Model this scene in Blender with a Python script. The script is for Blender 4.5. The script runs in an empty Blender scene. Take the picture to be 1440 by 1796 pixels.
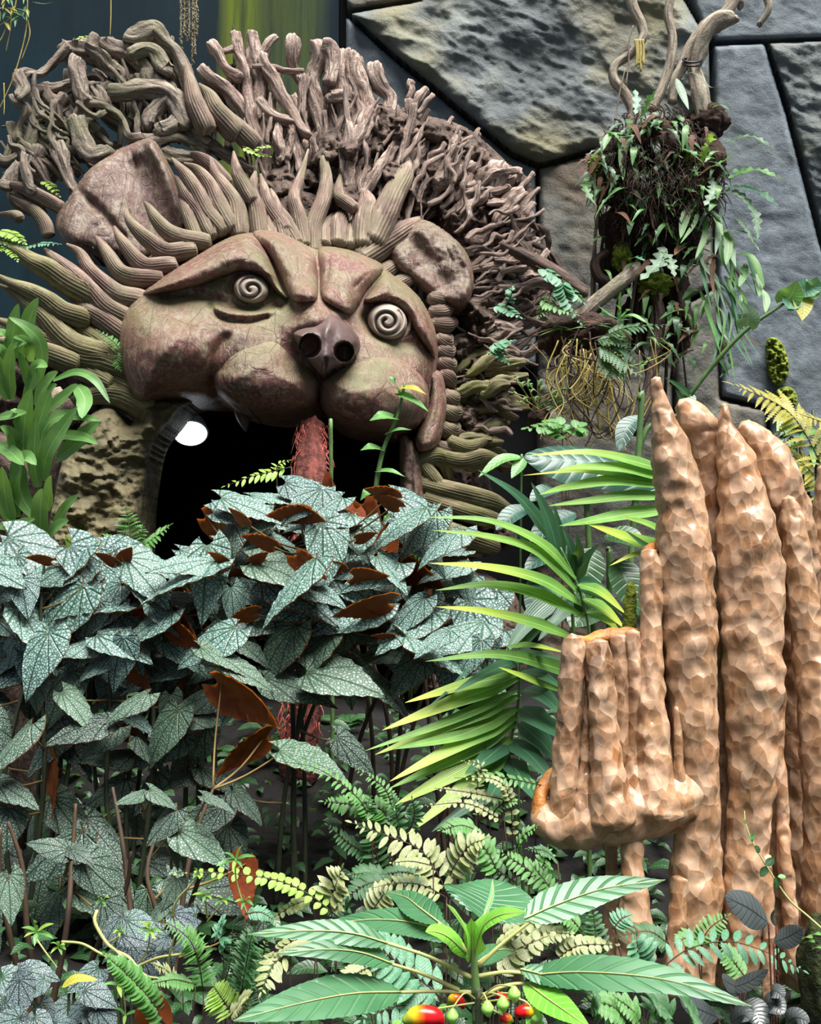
import bpy, math, random
import numpy as np
from mathutils import Vector, Matrix

# ------------------------------------------------------------------ camera, world, light, exposure
SC = bpy.context.scene
COL = SC.collection
F_PX, W_PX, H_PX = 1738.0, 1440.0, 1796.0
CAM_Z, PITCH = 1.6, math.radians(4.0)
cam_data = bpy.data.cameras.new('camera')
cam_data.sensor_fit = 'HORIZONTAL'
cam_data.sensor_width = 36.0
cam_data.lens = 36.0 * F_PX / W_PX
cam_data.clip_end = 100
cam = bpy.data.objects.new('camera', cam_data)
cam.location = (0, 0, CAM_Z)
cam.rotation_euler = (math.pi / 2 + PITCH, 0, 0)
COL.objects.link(cam)
SC.camera = cam

world = bpy.data.worlds.new('conservatory_sky')
world.use_nodes = True
wbg = world.node_tree.nodes['Background']
wbg.inputs[0].default_value = (0.72, 0.86, 1.0, 1)
wbg.inputs[1].default_value = 0.32
SC.world = world

sun_data = bpy.data.lights.new('roof_daylight', 'SUN')
sun_data.energy = 11.5
sun_data.angle = math.radians(42)
sun_data.color = (1.0, 0.985, 0.95)
sun = bpy.data.objects.new('roof_daylight', sun_data)
sun.rotation_euler = Vector((-0.20, 0.30, -0.93)).to_track_quat('-Z', 'Y').to_euler()
sun.location = (1, -1, 8)
COL.objects.link(sun)

vs = SC.view_settings
vs.view_transform = 'Standard'
vs.look = 'None'
vs.gamma = 1.0
vs.use_curve_mapping = False
vs.exposure = 0.0

# ------------------------------------------------------------------ helpers: projection and noise
rng = random.Random(7)
nrg = np.random.default_rng(11)
SINP, COSP = math.sin(PITCH), math.cos(PITCH)

def P(px, py, d):
    """the world point seen at photograph pixel (px, py) that stands d metres in front of the camera"""
    x, y = (px - W_PX / 2) / F_PX, -(py - H_PX / 2) / F_PX
    k = d / (COSP - SINP * y)
    return Vector((x * k, d, CAM_Z + (SINP + COSP * y) * k))

def PN(px, py, d):
    x, y = (px - W_PX / 2) / F_PX, -(py - H_PX / 2) / F_PX
    k = d / (COSP - SINP * y)
    return np.stack([x * k, d + 0 * k, CAM_Z + (SINP + COSP * y) * k], -1)

def S(d):
    return d / F_PX

def _h(i, j, k):
    n = (i * 374761393 + j * 668265263 + k * 2147483647) & 0xFFFFFFFF
    n = ((n ^ (n >> 13)) * 1274126177) & 0xFFFFFFFF
    n = (n ^ (n >> 16)) & 0xFFFF
    return n / 32767.5 - 1.0

def vnoise(x, y, z):
    x, y, z = np.asarray(x, float), np.asarray(y, float), np.asarray(z, float)
    xi, yi, zi = np.floor(x).astype(np.int64), np.floor(y).astype(np.int64), np.floor(z).astype(np.int64)
    fx, fy, fz = x - xi, y - yi, z - zi
    fx, fy, fz = [f * f * f * (f * (f * 6 - 15) + 10) for f in (fx, fy, fz)]
    r = 0
    for a in (0, 1):
        for b in (0, 1):
            for c in (0, 1):
                r = r + _h(xi + a, yi + b, zi + c) * (fx if a else 1 - fx) * (fy if b else 1 - fy) * (fz if c else 1 - fz)
    return r

def fbm(x, y, z, o=4):
    r, a, s = 0, 0.5, 1.0
    for i in range(o):
        r = r + a * vnoise(x * s + 17.3 * i, y * s + 3.1 * i, z * s + 9.7 * i)
        a *= 0.5; s *= 2.03
    return r

def cr(pts, n, closed=False):
    """Catmull-Rom through pts (N x k) resampled to about n points"""
    p = np.asarray(pts, float)
    if len(p) == 2 and not closed:
        t = np.linspace(0, 1, n)[:, None]
        return p[0] * (1 - t) + p[1] * t
    if closed:
        q = np.concatenate([p[-1:], p, p[:2]])
        segs = len(p)
    else:
        q = np.concatenate([2 * p[:1] - p[1:2], p, 2 * p[-1:] - p[-2:-1]])
        segs = len(p) - 1
    ts = np.linspace(0, segs, n, endpoint=not closed)
    i = np.minimum(ts.astype(int), segs - 1)
    t = (ts - i)[:, None]
    a, b, c, d = q[i], q[i + 1], q[i + 2], q[i + 3]
    return 0.5 * (2 * b + (c - a) * t + (2 * a - 5 * b + 4 * c - d) * t * t + (3 * b - a - 3 * c + d) * t ** 3)

# crop-to-photograph coordinate maps used while reading positions off the photograph
def crop(x0, y0, s):
    return lambda *ps: [(x0 + p[0] / s, y0 + p[1] / s) + tuple(p[2:]) for p in ps]
c1, c2, c3 = crop(0, 0, 2.88), crop(450, 0, 2.88), crop(940, 0, 2.88)
c4, cl, c5 = crop(200, 370, 2.25), crop(0, 400, 2.993), crop(640, 750, 2.566)
c6, c7, c8 = crop(760, 400, 2.118), crop(920, 640, 2.769), crop(920, 1200, 2.769)
c9, c10, cA, cB = crop(0, 1350, 3.0), crop(400, 1300, 2.571), crop(0, 900, 3.0), crop(400, 800, 2.88)

# ------------------------------------------------------------------ helpers: objects
def link_obj(name, data, parent=None, matrix=None):
    o = bpy.data.objects.new(name, data)
    COL.objects.link(o)
    m = matrix if matrix is not None else Matrix.Identity(4)
    if parent is not None:
        o.parent = parent
        m = Matrix.Translation(-wloc(parent)) @ m
    o.matrix_basis = m
    return o

WL = {}
def wloc(o):
    return WL.get(o.name, Vector((0, 0, 0)))

def thing(name, label, cat, loc=(0, 0, 0), group=None):
    o = bpy.data.objects.new(name, None)
    o.empty_display_size = 0.1
    COL.objects.link(o)
    o.location = loc
    WL[o.name] = Vector(loc)
    tag(o, label, cat, group)
    return o

def tag(o, label=None, cat=None, group=None, kind=None):
    if label: o['label'] = label
    if cat: o['category'] = cat
    if group: o['group'] = group
    if kind: o['kind'] = kind
    return o

def mesh_np(name, v, f, mats, uv=None, mi=None, smooth=True):
    me = bpy.data.meshes.new(name)
    me.from_pydata(np.asarray(v).tolist(), [], [tuple(x) for x in f])
    for m in (mats if isinstance(mats, (list, tuple)) else [mats]):
        me.materials.append(m)
    if smooth:
        me.polygons.foreach_set('use_smooth', [True] * len(me.polygons))
    if mi is not None:
        me.polygons.foreach_set('material_index', mi)
    if uv is not None:
        l = me.uv_layers.new(name='UVMap')
        idx = np.empty(len(me.loops), dtype=np.int32)
        me.loops.foreach_get('vertex_index', idx)
        l.data.foreach_set('uv', np.asarray(uv, float)[idx].ravel())
    me.update()
    return me

def frame_matrix(loc, direc, normal, sx=1, sy=1, sz=1):
    """local x along direc, local z near normal"""
    x = Vector(direc).normalized()
    z = Vector(normal)
    z = (z - x * z.dot(x))
    if z.length < 1e-4: z = x.orthogonal()
    z.normalize()
    y = z.cross(x)
    m = Matrix((x * sx, y * sy, z * sz)).transposed().to_4x4()
    m.translation = loc
    return m

def tube(name, parent, pts, rad, mat, sides=8, n=None, ribs=0, rib_amp=0.08, gnarl=0.0, twist=0.0, flat=1.0, seed=None, tip=True):
    """pts world points, rad radii (one per point or scalar); a closed swept tube"""
    v, f, uv = tube_arrays(pts, rad, sides, n, ribs, rib_amp, gnarl, twist, flat, seed, tip)
    return link_obj(name, mesh_np(name, v, f, mat, uv), parent)

def tube_arrays(pts, rad, sides=8, n=None, ribs=0, rib_amp=0.08, gnarl=0.0, twist=0.0, flat=1.0, seed=None, tip=True):
    p = np.array([list(q) for q in pts], float)
    r = np.full(len(p), rad, float) if np.isscalar(rad) else np.interp(np.linspace(0, 1, len(p)), np.linspace(0, 1, len(rad)), rad)
    n = n or max(6, 5 * len(p))
    q = cr(np.column_stack([p, r]), n)
    p, r = q[:, :3], np.maximum(q[:, 3], 1e-4)
    if gnarl > 0.25:
        w0 = rng.random() * 50
        ar = np.linspace(0, 1, len(p)) * np.linalg.norm(np.diff(p, axis=0), axis=1).sum() / (r.mean() * 5)
        env = np.sin(np.linspace(0, np.pi, len(p))) ** 0.4
        p = p + np.stack([vnoise(ar, ar * 0 + w0 + k * 7, ar * 0) for k in range(3)], -1) * (r * 0.75 * env)[:, None]
        r = r * (1 + 0.38 * vnoise(ar * 1.3, ar * 0 + w0, ar * 0 + 5) * env)
    tan = np.gradient(p, axis=0)
    tan /= np.linalg.norm(tan, axis=1)[:, None] + 1e-12
    u = np.cross(tan[0], [0, 1, 0.01]); u /= np.linalg.norm(u) + 1e-12
    U = np.empty_like(p)
    for i in range(len(p)):
        u = u - tan[i] * np.dot(u, tan[i]); u /= np.linalg.norm(u) + 1e-12
        U[i] = u
    V = np.cross(tan, U)
    seg = np.linalg.norm(np.diff(p, axis=0), axis=1)
    arc = np.concatenate([[0], np.cumsum(seg)])
    th = np.linspace(0, 2 * math.pi, sides, endpoint=False)
    T, A = np.meshgrid(th, arc)
    R = np.repeat(r[:, None], sides, 1)
    sd = seed if seed is not None else rng.random() * 100
    if ribs:
        wob = 0.5 * np.sin(A * 9 + sd)
        R = R * (1 + rib_amp * np.cos(ribs * T + wob))
    if gnarl:
        tw = T + twist * A / (r.mean() + 1e-6) * 0.12
        R = R * (1 + gnarl * (0.6 * np.sin(2 * tw + sd) + 1.1 * (0.6 - np.abs(np.sin(2.5 * tw + 2 * sd))) + 0.5 * (0.6 - np.abs(np.sin(4.5 * tw + sd))) + 0.9 * fbm(np.cos(tw) * 1.4 + sd, np.sin(tw) * 1.4, A / (r.mean() * 5 + 1e-6), 3)))
    pos = p[:, None, :] + R[..., None] * (np.cos(T)[..., None] * U[:, None, :] + flat * np.sin(T)[..., None] * V[:, None, :])
    v = pos.reshape(-1, 3)
    m = len(p)
    i = np.arange(m - 1)[:, None] * sides
    j = np.arange(sides)[None, :]
    j2 = (j + 1) % sides
    f = np.stack([i + j, i + j2, i + sides + j2, i + sides + j], -1).reshape(-1, 4).tolist()
    uv = np.stack([T / (2 * math.pi), A], -1).reshape(-1, 2)
    if tip:
        v = np.vstack([v, p[0] - tan[0] * r[0] * 0.45, p[-1] + tan[-1] * r[-1] * 0.6])
        uv = np.vstack([uv, [0.5, 0], [0.5, arc[-1]]])
        a, b = m * sides, m * sides + 1
        f += [(a, (k + 1) % sides, k) for k in range(sides)]
        o = (m - 1) * sides
        f += [(b, o + k, o + (k + 1) % sides) for k in range(sides)]
    return v, f, uv

def tpx(name, parent, pts, rad, mat, **kw):
    """tube whose path is given as (px, py, depth) and whose radii are in photograph pixels"""
    d = [p[2] for p in pts]
    if np.isscalar(rad): rad = [rad]
    rr = np.interp(np.linspace(0, 1, len(pts)), np.linspace(0, 1, len(rad)), rad) * np.array([S(x) for x in d])
    return tube(name, parent, [P(*p) for p in pts], list(rr), mat, **kw)

def merge_arrays(parts):
    V, Fc, UV, o = [], [], [], 0
    for v, f, uv in parts:
        V.append(np.asarray(v)); UV.append(np.asarray(uv))
        Fc += [tuple(i + o for i in q) for q in f]
        o += len(v)
    return np.vstack(V), Fc, np.vstack(UV)

# ------------------------------------------------------------------ helpers: relief bodies
def seg_dist(x, y, poly, closed=True):
    """distance and closest point from points to a polyline"""
    a = np.asarray(poly, float)
    b = np.roll(a, -1, 0) if closed else a[1:]
    if not closed: a = a[:-1]
    best = np.full(x.shape, 1e9); cx = np.zeros(x.shape); cy = np.zeros(x.shape)
    for (ax, ay), (bx, by) in zip(a, b):
        dx, dy = bx - ax, by - ay
        t = np.clip(((x - ax) * dx + (y - ay) * dy) / (dx * dx + dy * dy + 1e-9), 0, 1)
        qx, qy = ax + t * dx, ay + t * dy
        dd = (x - qx) ** 2 + (y - qy) ** 2
        m = dd < best
        best = np.where(m, dd, best); cx = np.where(m, qx, cx); cy = np.where(m, qy, cy)
    return np.sqrt(best), cx, cy

def inside(x, y, poly):
    a = np.asarray(poly, float); b = np.roll(a, -1, 0)
    r = np.zeros(x.shape, bool)
    for (ax, ay), (bx, by) in zip(a, b):
        c = ((ay > y) != (by > y))
        with np.errstate(divide='ignore', invalid='ignore'):
            r ^= c & (x < (bx - ax) * (y - ay) / (by - ay + 1e-12) + ax)
    return r

class Relief:
    """a carved body: an outline, a rounded front, grooves and swellings, closed towards the back"""
    def __init__(self, poly, base, H, R, feats=(), noise=None, smooth=True, power=2.0):
        self.poly = cr(poly, max(40, len(poly) * 6), True) if smooth else np.asarray(poly, float)
        self.base, self.H, self.R, self.feats, self.noise, self.power = base, H, R, feats, noise, power
    def sd(self, x, y):
        d, cx, cy = seg_dist(x, y, self.poly)
        return np.where(inside(x, y, self.poly), d, -d), cx, cy
    def depth(self, x, y, sd=None):
        x, y = np.asarray(x, float), np.asarray(y, float)
        if sd is None: sd = self.sd(x, y)[0]
        t = np.clip(sd / self.R, 0, 1)
        z = self.base(x, y) - self.H * (1 - (1 - t) ** self.power) ** (1 / self.power)
        for ft in self.feats:
            kind = ft[0]
            if kind == 'line':           # groove (amp > 0) or ridge (amp < 0) along a polyline
                _, pl, w, amp = ft
                d = seg_dist(x, y, cr(pl, len(pl) * 6), False)[0]
                z = z + amp * np.exp(-(d / w) ** 2)
            elif kind == 'step':         # dent with steep wall, e.g. a nostril
                _, (ex, ey), (rx, ry), amp = ft
                q = ((x - ex) / rx) ** 2 + ((y - ey) / ry) ** 2
                z = z + amp * np.clip(1.25 - q, 0, 1) ** 0.5 * (q < 1.25)
            else:                        # bump
                _, (ex, ey), (rx, ry), amp = ft
                q = ((x - ex) / rx) ** 2 + ((y - ey) / ry) ** 2
                z = z - amp * np.exp(-q)
        if self.noise is not None:
            z = z + self.noise(x, y) * np.clip(t * 3 + 0.3, 0, 1)
        return z
    def build(self, name, parent, mat, step=3.0, back=0.25):
        lo, hi = self.poly.min(0) - step, self.poly.max(0) + step
        xs = np.arange(lo[0], hi[0] + step, step); ys = np.arange(lo[1], hi[1] + step, step)
        X, Y = np.meshgrid(xs, ys)
        sd, cx, cy = self.sd(X, Y)
        valid = sd > -0.8 * step
        snap = valid & (sd < 0.3 * step)
        X = np.where(snap, cx, X); Y = np.where(snap, cy, Y); sd = np.where(snap, 0, sd)
        Z = self.depth(X, Y, sd)
        pos = PN(X, Y, Z)
        h, w = X.shape
        idx = np.arange(h * w).reshape(h, w)
        q = np.stack([idx[:-1, :-1], idx[1:, :-1], idx[1:, 1:], idx[:-1, 1:]], -1).reshape(-1, 4)
        vf, sf = valid.ravel(), sd.ravel()
        ok = vf[q].all(1) & (sf[q] > 0).any(1)
        q = q[ok]
        used = np.unique(q)
        remap = -np.ones(h * w, int); remap[used] = np.arange(len(used))
        q = remap[q]
        v = pos.reshape(-1, 3)[used]
        e = {}
        for f in q.tolist():
            for k in range(4):
                a, b = f[k], f[(k + 1) % 4]
                if (b, a) in e: del e[(b, a)]
                else: e[(a, b)] = 1
        faces = q.tolist()
        bv = sorted({a for ab in e for a in ab})
        bm = {a: len(v) + i for i, a in enumerate(bv)}
        sk = v[bv].copy(); sk[:, 1] += back
        v = np.vstack([v, sk])
        faces += [(b, a, bm[a], bm[b]) for a, b in e]
        return link_obj(name, mesh_np(name, v, faces, mat), parent)

# ------------------------------------------------------------------ helpers: materials
def lin(r, g, b):
    f = lambda c: (c / 255 / 12.92) if c / 255 <= 0.04045 else ((c / 255 + 0.055) / 1.055) ** 2.4
    return (f(r), f(g), f(b), 1)

class NT:
    def __init__(self, name):
        self.m = bpy.data.materials.new(name); self.m.use_nodes = True
        self.t = self.m.node_tree; self.t.nodes.clear()
        self.out = self.t.nodes.new('ShaderNodeOutputMaterial')
    def n(self, typ, **kw):
        o = self.t.nodes.new('ShaderNode' + typ)
        for k, v in kw.items():
            if k.startswith('_'): setattr(o, k[1:], v)
            else:
                key = int(k[1:]) if k[0] == 'i' and k[1:].isdigit() else k
                s = o.inputs[key]
                if isinstance(v, bpy.types.NodeSocket): self.t.links.new(v, s)
                else: s.default_value = v
        return o
    def link(self, a, b): self.t.links.new(a, b)
    def coord(self, kind='Object', scale=(1, 1, 1)):
        c = self.n('TexCoord')
        mp = self.n('Mapping', i0=c.outputs[kind], i3=scale)
        return mp.outputs[0]
    def noise(self, vec, scale, detail=4, rough=0.55, dist=0.0):
        return self.n('TexNoise', Vector=vec, Scale=scale, Detail=detail, Roughness=rough, Distortion=dist).outputs[0]
    def ramp(self, fac, stops):
        r = self.n('ValToRGB', i0=fac)
        e = r.color_ramp.elements
        while len(e) < len(stops): e.new(0.5)
        for k, (p, c) in enumerate(stops):
            e[k].position = p; e[k].color = c if len(c) == 4 else (*c, 1)
        return r.outputs[0]
    def mix(self, f, a, b, blend='MIX'):
        o = self.n('MixRGB', _blend_type=blend)
        for s, v in zip(o.inputs, (f, a, b)):
            if isinstance(v, bpy.types.NodeSocket): self.link(v, s)
            else: s.default_value = v
        return o.outputs[0]
    def math(self, op, a, b=0.0, c=0.0):
        o = self.n('Math', _operation=op)
        for s, v in zip(o.inputs, (a, b, c)):
            if isinstance(v, bpy.types.NodeSocket): self.link(v, s)
            else: s.default_value = v
        return o.outputs[0]
    def sep(self, vec):
        return self.n('SeparateXYZ', i0=vec).outputs
    def finish(self, color, rough=0.7, bump=None, bstr=0.5, bdist=0.02, spec=0.4, trans=0.0, tcol=None, sss=0.0, srad=None, sscale=0.05, sheen=0.0, coat=0.0):
        b = self.n('BsdfPrincipled', i0=color)
        if isinstance(rough, bpy.types.NodeSocket): self.link(rough, b.inputs['Roughness'])
        else: b.inputs['Roughness'].default_value = rough
        b.inputs['Specular IOR Level'].default_value = spec
        b.inputs['Coat Weight'].default_value = coat
        if sss:
            b.inputs['Subsurface Weight'].default_value = sss
            b.inputs['Subsurface Radius'].default_value = srad
            b.inputs['Subsurface Scale'].default_value = sscale
        if bump is not None:
            bp = self.n('Bump', Height=bump, Strength=bstr, Distance=bdist)
            self.link(bp.outputs[0], b.inputs['Normal'])
        sh = b.outputs[0]
        if trans:
            tr = self.n('BsdfTranslucent', i0=tcol if tcol is not None else color)
            mx = self.n('MixShader', i0=trans, i1=sh, i2=tr.outputs[0])
            sh = mx.outputs[0]
        self.link(sh, self.out.inputs[0])
        return self.m
    def rnd(self):
        return self.n('ObjectInfo').outputs['Random']

def m_rock(name, c_dark, c_mid, c_light, stain, scale=1.0, bstr=0.9):
    t = NT(name)
    v = t.coord('Object')
    a = t.noise(v, 2.2 * scale, 8, 0.62)
    b = t.noise(v, 9 * scale, 6, 0.7, 0.6)
    s = t.noise(v, 0.9, 3, 0.5)
    col = t.ramp(a, [(0.3, c_dark), (0.5, c_mid), (0.68, c_light)])
    col = t.mix(t.ramp(b, [(0.5, (0, 0, 0)), (0.75, (0.7,) * 3)]), col, t.mix(0.5, col, c_dark))
    col = t.mix(t.ramp(s, [(0.5, (0, 0, 0)), (0.66, (0.75,) * 3)]), col, stain)
    c = t.noise(v, 26 * scale, 6, 0.7)
    h = t.math('ADD', t.math('MULTIPLY', b, 1.0), t.math('MULTIPLY', c, 0.5))
    return t.finish(col, 0.72, h, bstr, 0.06, 0.35)

def m_wood(name, dark, mid, light, green=None, grain=(10, 0.6), bdist=0.02, rough=0.75, bstr=0.9):
    """driftwood: grain runs along the sweep (uv)"""
    t = NT(name)
    uv = t.coord('UV', (grain[0], grain[1] * 4, 1))
    ob = t.coord('Object')
    g = t.noise(uv, 1.6, 5, 0.65, 0.8)
    big = t.noise(ob, 5.0, 4, 0.6)
    col = t.ramp(g, [(0.30, dark), (0.48, mid), (0.68, light)])
    col = t.mix(t.ramp(big, [(0.42, (0, 0, 0)), (0.7, (0.6,) * 3)]), col, t.mix(0.5, mid, (0.20, 0.10, 0.085, 1)))
    if green is not None:
        gn = t.noise(ob, 2.2, 4, 0.6)
        col = t.mix(t.ramp(gn, [(0.46, (0, 0, 0)), (0.62, (0.7,) * 3)]), col, green)
    fine = t.noise(ob, 40, 4, 0.6)
    h = t.math('ADD', g, t.math('MULTIPLY', fine, 0.35))
    return t.finish(col, rough, h, bstr, bdist, 0.3)

def m_leaf(name, c0, c1, vein, rough=0.42, trans=0.25, stripes=0.0, spec=0.5, tip=None, bstr=0.3):
    """uv: u along the blade 0..1, v across -1..1"""
    t = NT(name)
    uv = t.coord('UV'); s = t.sep(uv)
    n = t.noise(t.coord('Object'), 6, 3)
    col = t.mix(t.ramp(n, [(0.35, (0, 0, 0)), (0.65, (1, 1, 1))]), c0, c1)
    col = t.mix(t.math('MULTIPLY', t.rnd(), 0.5), col, t.mix(0.5, c1, c0))
    av = t.math('ABSOLUTE', s[1])
    mid = t.math('LESS_THAN', av, 0.06)
    lat = t.math('ABSOLUTE', t.math('SUBTRACT', t.math('FRACT', t.math('SUBTRACT', t.math('MULTIPLY', s[0], 9), t.math('MULTIPLY', av, 1.3))), 0.5))
    latm = t.math('MULTIPLY', t.ramp(lat, [(0.0, (1, 1, 1)), (0.16, (0, 0, 0))]), 0.0 if stripes else 0.45)
    if stripes:
        par = t.math('ABSOLUTE', t.math('SUBTRACT', t.math('FRACT', t.math('MULTIPLY', s[1], stripes)), 0.5))
        latm = t.math('MULTIPLY', t.ramp(par, [(0.0, (1, 1, 1)), (0.25, (0, 0, 0))]), 0.30)
    f = t.math('MAXIMUM', t.math('MULTIPLY', mid, 0.8), latm)
    col = t.mix(f, col, vein)
    if tip is not None:
        col = t.mix(t.math('MULTIPLY', t.ramp(s[0], [(0.35, (0, 0, 0)), (0.95, (1, 1, 1))]), t.ramp(t.rnd(), [(0.25, (0, 0, 0)), (0.75, (1, 1, 1))])), col, tip)
    return t.finish(col, rough, f, bstr, 0.01, spec, trans, t.mix(0.5, col, (0.35, 0.6, 0.05, 1)))

def m_plain(name, c0, c1, rough=0.6, scale=8, bstr=0.4, bdist=0.01, trans=0.0, spec=0.4):
    t = NT(name)
    n = t.noise(t.coord('Object'), scale, 5, 0.6)
    col = t.ramp(n, [(0.3, c0), (0.7, c1)])
    return t.finish(col, rough, n, bstr, bdist, spec, trans)

def m_spotted(name, dark, silver, amt, rough=0.38):
    """begonia upper face: dark veins, silvery flecks between them; local leaf coordinates"""
    t = NT(name)
    ob = t.coord('Object'); s = t.sep(ob)
    ay = t.math('ABSOLUTE', s[1])
    vor = t.n('TexVoronoi', Vector=ob, Scale=21.0, Randomness=1.0, _feature='DISTANCE_TO_EDGE').outputs['Distance']
    spot = t.ramp(vor, [(0.03, (0.05,) * 3), (0.22, (1, 1, 1))])
    an = t.math('ARCTAN2', s[1], t.math('ADD', s[0], 0.02))
    w = t.math('FRACT', t.math('ADD', t.math('MULTIPLY', an, 2.1), 10.5))
    rad = t.math('SQRT', t.math('ADD', t.math('MULTIPLY', s[0], s[0]), t.math('MULTIPLY', s[1], s[1])))
    lat = t.ramp(t.math('MULTIPLY', t.math('ABSOLUTE', t.math('SUBTRACT', w, 0.5)), rad), [(0.008, (0, 0, 0)), (0.035, (1, 1, 1))])
    midr = t.ramp(ay, [(0.006, (0, 0, 0)), (0.02, (1, 1, 1))])
    f = t.math('MULTIPLY', t.math('MULTIPLY', spot, lat), midr)
    f = t.math('MULTIPLY', f, t.math('ADD', amt, t.math('MULTIPLY', t.rnd(), 0.25)))
    base = t.mix(t.rnd(), dark, t.mix(0.35, dark, (0.10, 0.22, 0.10, 1)))
    col = t.mix(f, base, silver)
    h = t.math('ADD', t.math('MULTIPLY', lat, 0.8), t.math('MULTIPLY', spot, 0.3))
    return t.finish(col, rough, h, 0.5, 0.012, 0.5, 0.08, (0.10, 0.16, 0.03, 1))
# ------------------------------------------------------------------ materials
M = {}
M['rock_rough'] = m_rock('rough_slate', lin(78, 84, 86), lin(104, 110, 110), lin(132, 136, 130), lin(134, 126, 92), 1.0, 0.55)
M['rock_blue'] = m_rock('blue_slate', lin(84, 92, 98), lin(104, 113, 120), lin(124, 132, 138), lin(98, 105, 106), 2.6, 0.4)
M['rock_brown'] = m_rock('brown_slate', lin(68, 68, 64), lin(98, 97, 90), lin(126, 122, 110), lin(124, 106, 86), 1.6, 0.45)
M['soil'] = m_plain('dark_soil', lin(7, 6, 5), lin(22, 18, 14), 0.95, 14, 1.0, 0.04)
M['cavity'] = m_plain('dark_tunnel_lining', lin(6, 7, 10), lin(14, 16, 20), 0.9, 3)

def m_panel():
    t = NT('painted_panel_with_algae')
    ob = t.coord('Object'); s = t.sep(ob)
    n = t.noise(t.coord('Object', (1.2, 1, 0.35)), 2.0, 5, 0.6)
    col = t.ramp(n, [(0.3, lin(10, 27, 34)), (0.7, lin(20, 42, 51))])
    # upright streaks of algae with a shape of their own
    st = t.noise(t.coord('Object', (5.0, 1, 0.25)), 1.6, 5, 0.65)
    x = t.math('ADD', s[0], t.math('MULTIPLY', t.math('SUBTRACT', st, 0.5), 0.35))
    band = t.ramp(t.math('MULTIPLY', t.math('ADD', x, 2.2), 0.5), [(0.13, (0, 0, 0)), (0.20, (1, 1, 1)), (0.30, (0.85,) * 3), (0.36, (0.35,) * 3), (0.60, (0.4,) * 3), (0.70, (0, 0, 0))])
    alg = t.ramp(st, [(0.35, lin(56, 68, 34)), (0.52, lin(98, 112, 28)), (0.68, lin(74, 80, 44))])
    col = t.mix(band, col, alg)
    return t.finish(col, 0.7, n, 0.2, 0.01, 0.12)
M['panel'] = m_panel()

def m_carved(name='carved_timber', ca=lin(86, 46, 42), cb=lin(116, 72, 64), cc=lin(132, 96, 82), gr=0.75):
    """weathered carved timber of the face: red-brown, scuffed pale, lichen green on upper faces"""
    t = NT(name)
    ob = t.coord('Object')
    n1 = t.noise(ob, 2.3, 6, 0.6, 0.4)
    n2 = t.noise(ob, 9.0, 8, 0.72, 1.2)
    n3 = t.noise(t.coord('Object', (14, 14, 2.2)), 2.2, 6, 0.7, 0.5)
    col = t.ramp(n1, [(0.3, ca), (0.5, cb), (0.7, cc)])
    col = t.mix(t.ramp(n3, [(0.50, (0, 0, 0)), (0.64, (0.7,) * 3)]), col, lin(150, 132, 116))
    col = t.mix(t.ramp(n2, [(0.52, (0, 0, 0)), (0.60, (0.7,) * 3)]), col, lin(140, 130, 106))
    nf = t.noise(ob, 34, 6, 0.75, 1.5)
    col = t.mix(t.ramp(nf, [(0.54, (0, 0, 0)), (0.66, (0.6,) * 3)]), col, lin(160, 150, 126))
    col = t.mix(t.ramp(nf, [(0.30, (0.6,) * 3), (0.42, (0, 0, 0))]), col, lin(66, 46, 42))
    nz = t.sep(t.n('NewGeometry').outputs['Normal'])[2]
    g = t.math('MULTIPLY', t.ramp(t.noise(ob, 1.7, 5, 0.65), [(0.42, (0, 0, 0)), (0.60, (1, 1, 1))]), t.ramp(nz, [(-0.3, (0, 0, 0)), (0.55, (1, 1, 1))]))
    g = t.math('ADD', t.math('MULTIPLY', g, gr), t.math('MULTIPLY', t.ramp(t.noise(ob, 3.1, 6, 0.7), [(0.54, (0, 0, 0)), (0.66, (1, 1, 1))]), 0.45))
    col = t.mix(g, col, t.mix(nf, lin(84, 80, 50), lin(136, 130, 92)))
    crack = t.n('TexVoronoi', Vector=t.coord('Object', (3.2, 3.2, 1.1)), Scale=1.6, _feature='DISTANCE_TO_EDGE').outputs['Distance']
    ck = t.ramp(crack, [(0.0, (0.75,) * 3), (0.012, (0, 0, 0))])
    col = t.mix(t.math('MULTIPLY', ck, 0.35), col, lin(50, 36, 32))
    h = t.math('SUBTRACT', t.math('ADD', n2, t.math('MULTIPLY', n3, 0.6)), t.math('MULTIPLY', ck, 0.3))
    return t.finish(col, 0.42, h, 0.6, 0.025, 0.5)
M['carved'] = m_carved()
M['ear'] = m_carved('ear_timber', lin(70, 44, 40), lin(98, 66, 60), lin(116, 88, 80), 0.3)
M['nose'] = m_plain('nose_timber', lin(70, 54, 52), lin(104, 84, 80), 0.45, 6, 0.4)
M['eye'] = m_plain('eye_timber', lin(136, 120, 112), lin(170, 158, 140), 0.6, 10, 0.4)
M['lock'] = m_wood('carved_lock_timber', lin(58, 42, 38), lin(122, 102, 90), lin(172, 156, 138), lin(118, 112, 86), (4, 0.5), 0.01)
M['lock_green'] = m_wood('mossy_lock_timber', lin(58, 54, 36), lin(112, 106, 76), lin(158, 150, 112), lin(104, 106, 58), (4, 0.5), 0.01)
M['root'] = m_wood('pale_driftwood', lin(70, 52, 46), lin(160, 136, 124), lin(216, 200, 184), None, (9, 1.2), 0.03)
M['root_grey'] = m_wood('grey_driftwood', lin(52, 45, 40), lin(124, 112, 100), lin(180, 168, 150), lin(112, 110, 82), (9, 1.2), 0.03)
M['root_dark'] = m_wood('dark_driftwood', lin(30, 24, 20), lin(72, 58, 50), lin(112, 94, 82), None, (8, 1.0), 0.03)
M['jaw'] = m_plain('lumpy_jaw_timber', lin(58, 54, 36), lin(112, 102, 72), 0.75, 7, 0.9, 0.05)
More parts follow.
